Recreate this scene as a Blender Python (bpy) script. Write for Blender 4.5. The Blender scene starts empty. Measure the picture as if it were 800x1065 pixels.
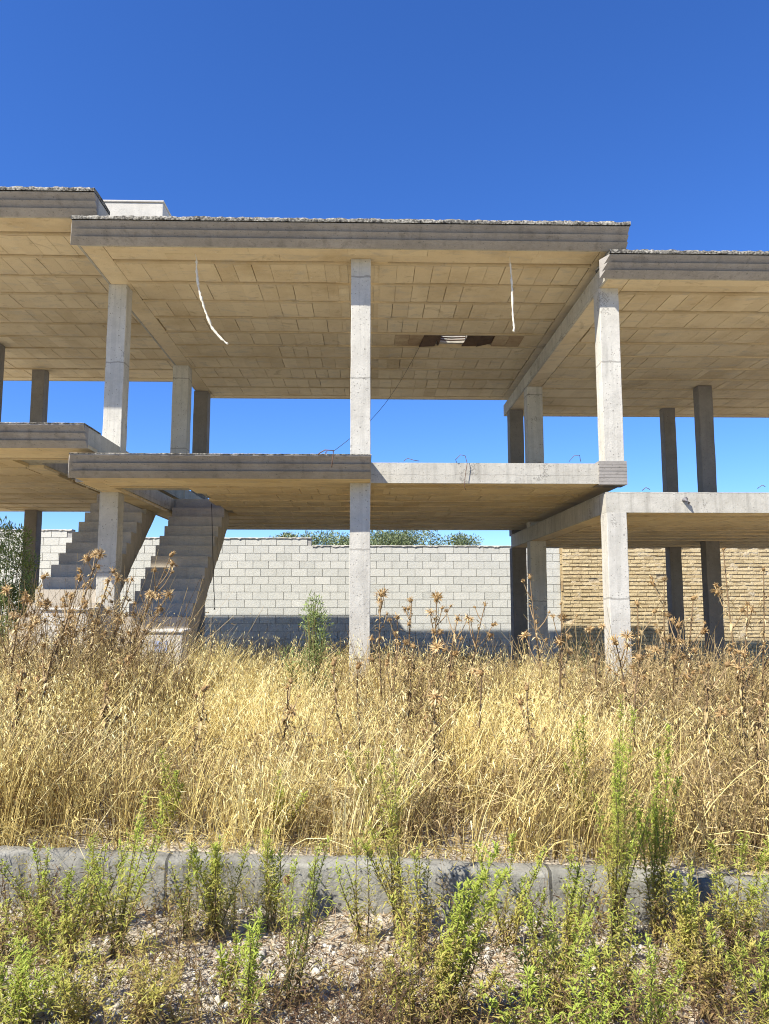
import bpy, math, random
import numpy as np
from mathutils import Vector, Matrix, Euler

R = math.radians
rng = np.random.default_rng(7)
random.seed(7)
scene = bpy.context.scene
COL = scene.collection
EYE = 1.68                       # eye height above the foot of the low wall

# ------------------------------------------------------------------ camera
PITCH, YAW, FPX = 6.63, -1.36, 800.0
cam_d = bpy.data.cameras.new('camera'); cam = bpy.data.objects.new('camera', cam_d); COL.objects.link(cam)
cam_d.sensor_fit = 'HORIZONTAL'; cam_d.sensor_width = 36.0; cam_d.lens = 36.0 * FPX / 800.0
cam_d.clip_start = 0.05; cam_d.clip_end = 3000
cam.location = (0, 0, EYE); cam.rotation_euler = (R(90 + PITCH), 0, R(YAW))
scene.camera = cam
RM = Euler((R(90 + PITCH), 0, R(YAW)), 'XYZ').to_matrix()

def at(px, py, D):
    """the point of the upright plane y = D that stands at this spot of the photograph"""
    v = RM @ Vector(((px - 400) / FPX, (532.5 - py) / FPX, -1.0))
    t = D / v.y
    return Vector((v.x * t, D, EYE + v.z * t))

# ------------------------------------------------------------------ helpers
def link(o, parent=None):
    COL.objects.link(o)
    if parent is not None: o.parent = parent
    return o

def tag(o, label=None, cat=None, group=None, kind=None):
    if label: o['label'] = label
    if cat: o['category'] = cat
    if group: o['group'] = group
    if kind: o['kind'] = kind
    return o

def thing(name, label, cat, loc=(0, 0, 0), group=None):
    o = bpy.data.objects.new(name, None); link(o); o.location = loc; o.empty_display_size = .1
    return tag(o, label, cat, group)

def np_mesh(name, V, F, mat, parent=None, tone=None, smooth=False, loc=None):
    """V (n,3); F list of (m,k) integer arrays; tone per vertex"""
    me = bpy.data.meshes.new(name)
    V = np.asarray(V, dtype=np.float32)
    me.vertices.add(len(V)); me.vertices.foreach_set('co', V.ravel())
    F = [np.asarray(f, dtype=np.int32) for f in F if len(f)]
    nl = sum(f.size for f in F); npoly = sum(len(f) for f in F)
    me.loops.add(nl); me.polygons.add(npoly)
    me.loops.foreach_set('vertex_index', np.concatenate([f.ravel() for f in F]))
    starts, tot, c = [], [], 0
    for f in F:
        k = f.shape[1]; m = len(f)
        starts.append(c + k * np.arange(m)); tot.append(np.full(m, k)); c += k * m
    me.polygons.foreach_set('loop_start', np.concatenate(starts).astype(np.int32))
    if smooth: me.polygons.foreach_set('use_smooth', np.ones(npoly, dtype=bool))
    if tone is not None:
        a = me.attributes.new('tone', 'FLOAT', 'POINT'); a.data.foreach_set('value', np.asarray(tone, dtype=np.float32))
    me.update(calc_edges=True); me.validate()
    if mat: me.materials.append(mat)
    o = bpy.data.objects.new(name, me); link(o, parent)
    if loc is not None: o.location = loc
    return o

class MB:
    def __init__(s): s.v = []; s.f = []; s.t = []
    def add(s, vs, fs, tone=.5):
        b = len(s.v); s.v += [tuple(x) for x in vs]; s.f += [tuple(b + i for i in f) for f in fs]; s.t += [tone] * len(vs)
    def box(s, x0, x1, y0, y1, z0, z1, tone=.5, jit=0.0, rot=None):
        vs = [Vector((x, y, z)) for z in (z0, z1) for y in (y0, y1) for x in (x0, x1)]
        if rot:
            c = Vector(((x0 + x1) / 2, (y0 + y1) / 2, (z0 + z1) / 2)); m = Euler(rot).to_matrix()
            vs = [c + m @ (v - c) for v in vs]
        if jit: vs = [v + Vector([random.uniform(-jit, jit) for _ in range(3)]) for v in vs]
        s.add(vs, [(0, 2, 3, 1), (4, 5, 7, 6), (0, 1, 5, 4), (2, 6, 7, 3), (0, 4, 6, 2), (1, 3, 7, 5)], tone)
    def prism(s, prof, x0, x1, skew0=None, skew1=None, tone=.5):
        """profile of (y, z) extruded along x; skews move an end in x as a function of y"""
        n = len(prof)
        a = [(x0 + (skew0(p) if skew0 else 0), p[0], p[1]) for p in prof]
        b = [(x1 + (skew1(p) if skew1 else 0), p[0], p[1]) for p in prof]
        fs = [tuple(range(n)), tuple(range(2 * n - 1, n - 1, -1))]
        fs += [(i, n + i, n + (i + 1) % n, (i + 1) % n) for i in range(n)]
        s.add(a + b, fs, tone)
    def tube(s, pts, radii, sides=6, tone=.5, cap=True):
        pts = [Vector(p) for p in pts]; n = len(pts); vs = []; fs = []
        for i, p in enumerate(pts):
            d = (pts[min(i + 1, n - 1)] - pts[max(i - 1, 0)]).normalized()
            u = d.cross(Vector((.31, .87, .12))).normalized() if abs(d.z) > .5 else d.cross(Vector((0, 0, 1))).normalized()
            w = d.cross(u)
            r = radii[i] if hasattr(radii, '__len__') else radii
            for k in range(sides):
                a = 2 * math.pi * k / sides; vs.append(p + u * (math.cos(a) * r) + w * (math.sin(a) * r))
        for i in range(n - 1):
            for k in range(sides):
                k2 = (k + 1) % sides; fs.append((i * sides + k, i * sides + k2, (i + 1) * sides + k2, (i + 1) * sides + k))
        if cap: fs += [tuple(range(sides - 1, -1, -1)), tuple((n - 1) * sides + k for k in range(sides))]
        s.add(vs, fs, tone)
    def leaf(s, base, d, up, L, W, tone=.5, droop=.15):
        d = Vector(d).normalized(); sd = d.cross(Vector(up))
        if sd.length < 1e-4: sd = Vector((1, 0, 0))
        sd.normalize(); nrm = sd.cross(d)
        base = Vector(base); m = base + d * (L * .5) + nrm * (W * .12); tip = base + d * L - Vector((0, 0, droop * L))
        s.add([base, m - sd * (W / 2) + nrm * W * .15, tip, m + sd * (W / 2) + nrm * W * .15, m], [(0, 4, 1), (1, 4, 2), (0, 3, 4), (4, 3, 2)], tone)
    def build(s, name, mat, parent=None, smooth=False, bevel=0, loc=None):
        me = bpy.data.meshes.new(name); me.from_pydata(s.v, [], s.f); me.update()
        a = me.attributes.new('tone', 'FLOAT', 'POINT'); a.data.foreach_set('value', np.array(s.t, dtype=np.float32))
        if smooth: me.polygons.foreach_set('use_smooth', np.ones(len(me.polygons), dtype=bool))
        me.materials.append(mat)
        o = bpy.data.objects.new(name, me); link(o, parent)
        if loc is not None: o.location = loc
        if bevel:
            b = o.modifiers.new('bevel', 'BEVEL'); b.width = bevel; b.segments = 2; b.limit_method = 'ANGLE'; b.angle_limit = R(40)
        return o

_tab = rng.random((256, 256))
def vnoise(x, y, sc=1.0):
    x = np.asarray(x) * sc + 1000.3; y = np.asarray(y) * sc + 1000.7
    xi = np.floor(x).astype(int); yi = np.floor(y).astype(int); fx = x - xi; fy = y - yi
    fx = fx * fx * (3 - 2 * fx); fy = fy * fy * (3 - 2 * fy)
    g = lambda a, b: _tab[a % 256, b % 256]
    return (g(xi, yi) * (1 - fx) + g(xi + 1, yi) * fx) * (1 - fy) + (g(xi, yi + 1) * (1 - fx) + g(xi + 1, yi + 1) * fx) * fy

# ------------------------------------------------------------------ materials
class NT:
    def __init__(s, name):
        s.m = bpy.data.materials.new(name); s.m.use_nodes = True; s.t = s.m.node_tree; s.t.nodes.clear()
        s.out = s.n('ShaderNodeOutputMaterial')
    def n(s, typ, **kw):
        nd = s.t.nodes.new(typ)
        for k, v in kw.items():
            if k == 'i':
                for a, b in v.items(): s.set(nd, a, b)
            else: setattr(nd, k, v)
        return nd
    def set(s, nd, a, b):
        sock = nd.inputs[a]
        if hasattr(b, 'is_output') or isinstance(b, bpy.types.NodeSocket): s.t.links.new(b, sock)
        else: sock.default_value = b
    def noise(s, vec, scale, detail=4, rough=.55, dist=0):
        return s.n('ShaderNodeTexNoise', i={'Vector': vec, 'Scale': scale, 'Detail': detail, 'Roughness': rough, 'Distortion': dist}).outputs['Fac']
    def ramp(s, fac, stops):
        r = s.n('ShaderNodeValToRGB', i={'Fac': fac}); e = r.color_ramp.elements
        e[0].position, e[0].color = stops[0][0], (*stops[0][1], 1) if len(stops[0][1]) == 3 else stops[0][1]
        e[1].position, e[1].color = stops[-1][0], (*stops[-1][1], 1)
        for p, c in stops[1:-1]:
            x = e.new(p); x.color = (*c, 1)
        return r.outputs['Color']
    def mix(s, fac, a, b, mode='MIX'):
        m = s.n('ShaderNodeMix', data_type='RGBA', blend_type=mode)
        s.set(m, 0, fac)
        for k, v in ((6, a), (7, b)):
            s.set(m, k, (*v, 1) if isinstance(v, tuple) and len(v) == 3 else v)
        return m.outputs[2]
    def math(s, op, a, b=None, c=None, clamp=False):
        m = s.n('ShaderNodeMath', operation=op, use_clamp=clamp); s.set(m, 0, a)
        if b is not None: s.set(m, 1, b)
        if c is not None: s.set(m, 2, c)
        return m.outputs[0]
    def obj(s, rand=True):
        tc = s.n('ShaderNodeTexCoord').outputs['Object']
        if not rand: return tc
        oi = s.n('ShaderNodeObjectInfo').outputs['Random']
        k = s.n('ShaderNodeVectorMath', operation='ADD', i={0: tc})
        cx = s.n('ShaderNodeCombineXYZ', i={0: s.math('MULTIPLY', oi, 37.0), 1: s.math('MULTIPLY', oi, 53.0), 2: s.math('MULTIPLY', oi, 19.0)})
        s.set(k, 1, cx.outputs[0]); return k.outputs[0]
    def scaled(s, vec, sc):
        return s.n('ShaderNodeVectorMath', operation='MULTIPLY', i={0: vec, 1: sc}).outputs[0]
    def tone(s): return s.n('ShaderNodeAttribute', attribute_name='tone').outputs['Fac']
    def finish(s, col, rough=.85, height=None, bump=.3, dist=.02, spec=.3):
        b = s.n('ShaderNodeBsdfPrincipled'); s.set(b, 'Base Color', col); s.set(b, 'Roughness', rough); s.set(b, 'Specular IOR Level', spec)
        if height is not None:
            bp = s.n('ShaderNodeBump', i={'Strength': bump, 'Distance': dist, 'Height': height}); s.set(b, 'Normal', bp.outputs[0])
        s.t.links.new(b.outputs[0], s.out.inputs[0]); return s.m

def concrete(name, light, dark, streak=.5, boards=0.0, pits=.35, stain=(.12, .10, .08), stain_amt=.35, grain=.4, pour=0.0, joint=0.0):
    s = NT(name); p = s.obj()
    big = s.noise(p, 1.1, 5, .6); mid = s.noise(p, 7, 5, .65); fine = s.noise(p, 60, 3, .6)
    col = s.ramp(s.math('ADD', s.math('MULTIPLY', big, .6), s.math('MULTIPLY', mid, .4)), [(.33, dark), (.66, light)])
    st = s.noise(s.scaled(p, (9, 9, .7)), 1.0, 4, .6)
    stf = s.math('MULTIPLY', s.math('SUBTRACT', st, .54, clamp=True), 3.2 * streak, clamp=True)
    col = s.mix(stf, col, tuple(c * .62 for c in dark))
    sp = s.noise(p, 3.1, 6, .7, .6)
    col = s.mix(s.math('MULTIPLY', s.math('SUBTRACT', sp, .6, clamp=True), 4 * stain_amt, clamp=True), col, stain)
    vor = s.n('ShaderNodeTexVoronoi', i={'Vector': p, 'Scale': 8.0, 'Randomness': 1.0}).outputs['Distance']
    vor2 = s.n('ShaderNodeTexVoronoi', i={'Vector': p, 'Scale': 21.0, 'Randomness': 1.0}).outputs['Distance']
    pit = s.math('MULTIPLY', s.math('ADD', s.math('LESS_THAN', vor, .085), s.math('LESS_THAN', vor2, .14), clamp=True), pits)
    blot = s.noise(p, 16, 4, .75)
    col = s.mix(s.math('MULTIPLY', s.math('SUBTRACT', blot, .55, clamp=True), 1.6, clamp=True), col, tuple(c * .75 for c in dark))
    col = s.mix(pit, col, tuple(c * .5 for c in dark))
    col = s.mix(s.math('MULTIPLY', s.math('SUBTRACT', fine, .5), .5), col, (.0, .0, .0))
    h = s.math('ADD', s.math('MULTIPLY', fine, .5), s.math('MULTIPLY', mid, .8))
    h = s.math('SUBTRACT', h, s.math('MULTIPLY', pit, 1.2))
    if pour:      # wavy pour lines, honeycombed patches and board edges
        xyz = s.n('ShaderNodeSeparateXYZ', i={0: p}); z = s.math('ADD', xyz.outputs[2], s.math('MULTIPLY', mid, .06))
        ln = s.math('LESS_THAN', s.math('FRACT', s.math('DIVIDE', z, pour)), .016)
        comb = s.math('MULTIPLY', s.math('GREATER_THAN', s.noise(p, 2.3, 4, .6), .63), s.math('GREATER_THAN', s.noise(p, 55, 2, .6), .52))
        f = s.math('ADD', s.math('MULTIPLY', ln, .55), s.math('MULTIPLY', comb, .55), clamp=True)
        col = s.mix(f, col, tuple(c * .45 for c in dark)); h = s.math('SUBTRACT', h, s.math('MULTIPLY', f, 1.5))
        br = s.noise(s.scaled(p, (14, 14, .5)), 1.0, 3, .5); col = s.mix(s.math('MULTIPLY', s.math('GREATER_THAN', br, .56), .16), col, tuple(c * .6 for c in dark))
    if joint:
        x = s.n('ShaderNodeSeparateXYZ', i={0: p}).outputs[0]; ln = s.math('LESS_THAN', s.math('FRACT', s.math('DIVIDE', s.math('ADD', x, s.math('MULTIPLY', mid, .02)), joint)), .008)
        col = s.mix(s.math('MULTIPLY', ln, .8), col, tuple(c * .3 for c in dark)); h = s.math('SUBTRACT', h, s.math('MULTIPLY', ln, 3))
    if boards:
        z = s.n('ShaderNodeSeparateXYZ', i={0: s.n('ShaderNodeTexCoord').outputs['Object']}).outputs[2]
        fr = s.math('FRACT', s.math('DIVIDE', z, boards)); ln = s.math('LESS_THAN', fr, .09)
        col = s.mix(s.math('MULTIPLY', ln, .45), col, tuple(c * .45 for c in dark)); h = s.math('SUBTRACT', h, ln)
    return s.finish(col, .9, h, grain, .012, .2)

M = {}
M['column'] = concrete('column_concrete', (.58, .55, .47), (.42, .395, .335), .6, 0, .75, (.30, .26, .20), .45, .5, 1.37)
M['back_column'] = concrete('shaded_column_concrete', (.27, .245, .21), (.18, .163, .14), .5, 0, .5, (.12, .10, .08), .4)  # darker copy of the column concrete, interior shade put into the colour
M['slab'] = concrete('slab_concrete', (.54, .51, .43), (.36, .335, .275), .9, 0, .5, (.22, .18, .12), .5, .5, .27)
M['stair'] = concrete('stair_concrete', (.50, .44, .345), (.36, .315, .245), .4, 0, .2, (.22, .19, .15), .4)
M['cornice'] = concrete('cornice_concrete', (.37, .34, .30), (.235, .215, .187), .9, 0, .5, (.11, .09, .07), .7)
M['kerb'] = concrete('kerb_concrete', (.345, .33, .275), (.15, .143, .118), 1.2, 0, .9, (.11, .095, .08), 1.1, 1.0, 0, 2.1)
M['crust'] = concrete('crust_concrete', (.31, .285, .235), (.11, .10, .085), .3, 0, 1.0, (.045, .04, .035), 3.0)
def crust_mat():
    s = NT('crust_concrete'); p = s.obj(); a = s.noise(p, 34, 4, .7); b = s.noise(p, 5, 4, .6)
    col = s.ramp(s.math('ADD', s.math('MULTIPLY', a, .75), s.math('MULTIPLY', b, .25)), [(.40, (.05, .046, .04)), (.5, (.20, .185, .15)), (.62, (.44, .41, .34))])
    return s.finish(col, .95, a, 1.0, .02, .1)
M['crust'] = crust_mat()
M['pedestal'] = concrete('render_coat', (.62, .58, .50), (.48, .45, .38), .5, 0, .15, (.3, .25, .18), .3)

def soffit_mat():
    s = NT('soffit_blocks'); p = s.obj(); t = s.tone()
    col = s.ramp(t, [(0.0, (.56, .445, .27)), (.5, (.72, .59, .375)), (1.0, (.81, .69, .46))])
    big = s.noise(p, .9, 5, .6); mid = s.noise(p, 9, 5, .65)
    col = s.mix(s.math('MULTIPLY', s.math('SUBTRACT', big, .47, clamp=True), 2.2, clamp=True), col, (.44, .315, .155))
    col = s.mix(s.math('MULTIPLY', s.math('SUBTRACT', mid, .5, clamp=True), 1.2, clamp=True), col, (.78, .64, .40))
    rust = s.noise(p, 1.7, 5, .65, .8)
    col = s.mix(s.math('MULTIPLY', s.math('SUBTRACT', rust, .62, clamp=True), 4, clamp=True), col, (.17, .10, .05))
    sm = s.noise(s.scaled(p, (2.2, 5, 1)), 1.0, 6, .7, .5)
    col = s.mix(s.math('MULTIPLY', s.math('SUBTRACT', sm, .53, clamp=True), 4.0, clamp=True), col, (.50, .44, .34))
    dk = s.noise(s.scaled(p, (5, 9, 1)), 1.0, 6, .75, .3)
    col = s.mix(s.math('MULTIPLY', s.math('SUBTRACT', dk, .57, clamp=True), 3.2, clamp=True), col, (.30, .21, .115))
    lk = s.noise(s.scaled(p, (3, 3, 1)), 3.0, 5, .8)
    col = s.mix(s.math('MULTIPLY', s.math('GREATER_THAN', lk, .66), .5), col, (.80, .74, .60))
    return s.finish(col, .95, s.math('ADD', mid, s.math('MULTIPLY', s.noise(p, 70, 3), .6)), .5, .012, .1)
M['soffit'] = soffit_mat()
M['stain'] = concrete('rust_stained_block', (.56, .43, .25), (.30, .19, .095), .2, 0, .3, (.12, .06, .03), 2.2)
M['rust'] = concrete('rusty_broken_concrete', (.16, .095, .05), (.06, .04, .028), .3, 0, .5, (.03, .02, .015), 1.0)

def masonry(name, stops, rough_scale=40, bump=.5, stain=(.2, .19, .17), amt=1.0):
    s = NT(name); p = s.obj(False); col = s.ramp(s.tone(), stops)
    mid = s.noise(p, 5, 6, .7); big = s.noise(p, .55, 5, .65)
    col = s.mix(s.math('MULTIPLY', s.math('SUBTRACT', mid, .52, clamp=True), 1.6 * amt, clamp=True), col, stain)
    col = s.mix(s.math('MULTIPLY', s.math('SUBTRACT', big, .55, clamp=True), 1.8 * amt, clamp=True), col, stain)
    st = s.noise(s.scaled(p, (3.5, 3.5, .35)), 1.0, 4, .6)
    col = s.mix(s.math('MULTIPLY', s.math('SUBTRACT', st, .58, clamp=True), 2.2 * amt, clamp=True), col, stain)
    return s.finish(col, .95, s.math('ADD', s.noise(p, rough_scale, 4, .7), mid), bump, .02, .1)
M['block'] = masonry('concrete_block', [(0, (.44, .44, .395)), (.5, (.54, .535, .48)), (1, (.61, .60, .54))], 50, .5, (.36, .36, .33), .6)
M['mortar'] = masonry('grey_mortar', [(0, (.33, .32, .295)), (1, (.42, .41, .38))], 60, .5, (.25, .24, .22), .8)
M['coping'] = masonry('weathered_mortar', [(0, (.40, .38, .33)), (1, (.50, .47, .41))], 40, .8, (.12, .115, .10), 1.8)
M['brick'] = masonry('ochre_brick', [(0, (.30, .20, .10)), (.25, (.44, .335, .18)), (.6, (.56, .445, .25)), (1, (.64, .53, .33))], 40, .6, (.30, .21, .12), .8)
M['brick_mortar'] = masonry('ochre_mortar', [(0, (.44, .36, .24)), (1, (.54, .46, .32))], 30, 1.0, (.22, .16, .10), 1.2)

def plain(name, col, rough=.7, metal=0):
    s = NT(name); p = s.obj(); c = s.mix(s.noise(p, 30, 4), tuple(x * .6 for x in col), tuple(min(1, x * 1.3) for x in col))
    b = s.n('ShaderNodeBsdfPrincipled'); s.set(b, 'Base Color', c); s.set(b, 'Roughness', rough); s.set(b, 'Metallic', metal)
    s.t.links.new(b.outputs[0], s.out.inputs[0]); return s.m
M['strap'] = plain('pale_plaster_rope', (.70, .64, .50), .9)
M['black_wire'] = plain('black_wire', (.02, .02, .022), .6)
M['rebar'] = plain('rusty_rebar', (.12, .065, .04), .8)
M['label_blue'] = plain('faded_blue_sticker', (.34, .40, .55), .6)
M['pipe'] = plain('grey_pipe', (.16, .15, .15), .6)

def leafy(name, stops, transl=.3, rough=.6, spec=.2):
    s = NT(name); oi = s.n('ShaderNodeObjectInfo').outputs['Random']
    fac = s.math('ADD', s.tone(), s.math('MULTIPLY', s.math('SUBTRACT', oi, .5), .12), clamp=True)
    col = s.ramp(fac, stops)
    b = s.n('ShaderNodeBsdfPrincipled'); s.set(b, 'Base Color', col); s.set(b, 'Roughness', rough); s.set(b, 'Specular IOR Level', spec)
    tr = s.n('ShaderNodeBsdfTranslucent'); s.set(tr, 'Color', col)
    mx = s.n('ShaderNodeMixShader', i={0: transl}); s.t.links.new(b.outputs[0], mx.inputs[1]); s.t.links.new(tr.outputs[0], mx.inputs[2])
    s.t.links.new(mx.outputs[0], s.out.inputs[0]); return s.m
M['grass'] = leafy('straw', [(0, (.16, .10, .04)), (.2, (.40, .29, .10)), (.5, (.76, .61, .225)), (.8, (.85, .72, .32)), (1, (.90, .80, .44))], .22)
M['litter'] = leafy('dead_leaves', [(0, (.09, .06, .04)), (.3, (.22, .145, .08)), (.6, (.42, .31, .18)), (1, (.60, .50, .34))], .15)
M['thistle_stem'] = leafy('thistle_stem', [(0, (.10, .065, .035)), (.5, (.27, .18, .09)), (1, (.50, .38, .20))], .05)
M['thistle_leaf'] = leafy('thistle_leaf', [(0, (.12, .075, .035)), (.5, (.45, .335, .155)), (1, (.76, .62, .34))], .25)
M['thistle_head'] = leafy('thistle_head', [(0, (.15, .085, .035)), (.5, (.46, .30, .125)), (1, (.76, .59, .31))], .2)
M['weed_leaf'] = leafy('weed_leaf', [(0, (.14, .085, .05)), (.18, (.33, .235, .10)), (.36, (.50, .43, .12)), (.6, (.45, .45, .10)), (.8, (.34, .39, .07)), (1, (.43, .50, .09))], .4, .65, .12)
M['weed_stem'] = leafy('weed_stem', [(0, (.10, .06, .04)), (.5, (.18, .15, .06)), (1, (.20, .26, .08))], .05)
M['olive_leaf'] = leafy('olive_leaf', [(0, (.06, .08, .03)), (.5, (.17, .21, .09)), (1, (.34, .38, .19))], .2, .45, .35)
M['bush_leaf'] = leafy('bush_leaf', [(0, (.06, .09, .03)), (.5, (.21, .27, .08)), (1, (.36, .43, .14))], .25, .5, .3)
M['bark'] = plain('bark', (.13, .10, .07), .9)
M['stone'] = masonry('pebble', [(0, (.20, .17, .135)), (.35, (.36, .325, .26)), (.7, (.47, .435, .36)), (1, (.57, .54, .46))], 90, .4, (.3, .24, .17), .8)

def ground_mat():
    s = NT('dry_earth'); p = s.obj(False)
    a = s.noise(p, 1.3, 6, .65); b = s.noise(p, 22, 6, .7); v = s.n('ShaderNodeTexVoronoi', i={'Vector': p, 'Scale': 45.0}).outputs['Distance']
    col = s.ramp(b, [(.3, (.30, .25, .18)), (.5, (.46, .405, .31)), (.72, (.58, .53, .43))])
    col = s.mix(s.math('MULTIPLY', a, .4), col, (.40, .32, .21))
    return s.finish(col, .97, s.math('ADD', b, s.math('MULTIPLY', v, .8)), .9, .02, .1)
M['ground'] = ground_mat()

# ------------------------------------------------------------------ ground
def slope(x):
    x = np.asarray(x, dtype=float)
    xc = np.clip(x, -30, 30)
    return np.where(xc < 0, -.03 * xc, -.055 * xc)
KY0, KY1 = 4.40, 4.55            # front and back of the low wall
def gz(x, y):
    y = np.asarray(y, dtype=float)
    front = np.where(y < KY0, 0.03 * np.clip(y - KY0, -6, 0), 0.0)
    t = np.clip((y - KY1) / 4.5, 0, 1)
    back = np.where(y > KY0 + .07, .235 + .14 * t, 0)
    nz = (vnoise(x, y, 1.4) - .5) * .05 + (vnoise(x, y, 5) - .5) * .025
    return slope(x) + front + back + nz * np.where(np.abs(y - KY0) > .1, 1, .4)
def gz1(x, y): return float(gz(np.array([x]), np.array([y]))[0])

xs = np.concatenate([np.linspace(-900, -45, 14), np.linspace(-30, -7, 24), np.linspace(-6.8, 6.8, 160), np.linspace(7, 30, 24), np.linspace(45, 900, 14)])
ys = np.concatenate([np.linspace(-60, -2, 12), np.linspace(0, 2.4, 10), np.linspace(2.5, 4.44, 60), np.linspace(4.50, 10, 120), np.linspace(10.2, 24, 60), np.linspace(26, 60, 16), np.linspace(80, 1500, 14)])
gx, gy = np.meshgrid(xs, ys); V = np.stack([gx.ravel(), gy.ravel(), gz(gx.ravel(), gy.ravel())], 1)
nx, ny = len(xs), len(ys); ii = (np.arange(ny - 1)[:, None] * nx + np.arange(nx - 1)[None, :]).ravel()
tag(np_mesh('ground', V, [np.stack([ii, ii + 1, ii + nx + 1, ii + nx], 1)], M['ground'], smooth=True), kind='structure')

# ------------------------------------------------------------------ low concrete wall at the roadside
def low_wall():
    x = np.linspace(-9, 9, 1500); prof = [(KY0, -.12), (KY0, .06), (KY0 + .002, .14), (KY0 + .004, .225), (KY0 + .007, .252), (KY0 + .02, .262), (KY0 + .075, .264), (KY0 + .13, .263), (KY1 - .008, .255), (KY1, .24), (KY1, .05)]
    n = len(prof); V = []; 
    for j, (y, z) in enumerate(prof):
        w = (vnoise(x, np.full_like(x, z * 9 + y * 3), 6) - .5)
        chip = np.clip(vnoise(x, np.full_like(x, j * .35), 3.1) - .66, 0, 1) * (1 if 2 < j < 9 else .3)
        w2 = vnoise(x, np.full_like(x, j * 1.7), 28) - .5
        yy = y + w * .014 + w2 * .008 + chip * .09 * (1 if j < 6 else -1)
        zz = z + slope(x) + (vnoise(x, np.full_like(x, j * 1.0), 9) - .5) * .008 + w2 * .006 - chip * .08 + (vnoise(x, np.full_like(x, 3.3), 1.1) - .5) * .03
        V.append(np.stack([x, yy, zz], 1))
    V = np.concatenate(V); m = len(x); F = []
    for j in range(n - 1):
        k = np.arange(m - 1); F.append(np.stack([j * m + k, j * m + k + 1, (j + 1) * m + k + 1, (j + 1) * m + k], 1))
    o = np_mesh('low_wall', V, [np.concatenate(F)], M['kerb'], smooth=False)
    tag(o, 'low grey concrete kerb wall between the gravel verge and the dry grass', 'low wall')
low_wall()

# ------------------------------------------------------------------ unfinished houses
S1, T1 = EYE + 1.50, EYE + 1.765          # middle house: underside and top of upper floor
S2, T2 = EYE + 4.49, EYE + 4.735          # underside and top of roof
YF, YL, YC = 9.39, 9.21, 9.70            # slab front, lip of cornice, column face
YB1, YB2 = 16.2, 16.8

def slab_mesh(mb, xb, yb, filled, z0, z1):
    """slab with openings; filled(ix, iy) says which cells are solid"""
    nx, ny = len(xb) - 1, len(yb) - 1
    ok = lambda i, j: 0 <= i < nx and 0 <= j < ny and filled(i, j)
    for i in range(nx):
        for j in range(ny):
            if not ok(i, j): continue
            x0, x1, y0, y1 = xb[i], xb[i + 1], yb[j], yb[j + 1]
            mb.add([(x0, y0, z0), (x1, y0, z0), (x1, y1, z0), (x0, y1, z0)], [(0, 3, 2, 1)])
            mb.add([(x0, y0, z1), (x1, y0, z1), (x1, y1, z1), (x0, y1, z1)], [(0, 1, 2, 3)])
            if not ok(i - 1, j): mb.add([(x0, y0, z0), (x0, y1, z0), (x0, y1, z1), (x0, y0, z1)], [(3, 2, 1, 0)])
            if not ok(i + 1, j): mb.add([(x1, y0, z0), (x1, y1, z0), (x1, y1, z1), (x1, y0, z1)], [(0, 1, 2, 3)])
            if not ok(i, j - 1): mb.add([(x0, y0, z0), (x1, y0, z0), (x1, y0, z1), (x0, y0, z1)], [(0, 1, 2, 3)])
            if not ok(i, j + 1): mb.add([(x0, y1, z0), (x1, y1, z0), (x1, y1, z1), (x0, y1, z1)], [(3, 2, 1, 0)])

SK = .03
def skirt(mb, xl, xr, yf, yb, zs, gap=None):
    """the slab's outer rim, which hides the ends of the joists"""
    z1 = zs + .0449
    fr = [(xl, xr)] if not gap else [q for q in ((xl, gap[0]), (gap[1], xr)) if q[1] - q[0] > .05]
    for a, b in fr: mb.box(a, b, yf, yf + SK, zs, z1)
    mb.box(xl, xr, yb - SK, yb, zs, z1)
    mb.box(xl, xl + SK, yf + SK, yb - SK, zs, z1); mb.box(xr - SK, xr, yf + SK, yb - SK, zs, z1)

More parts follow.
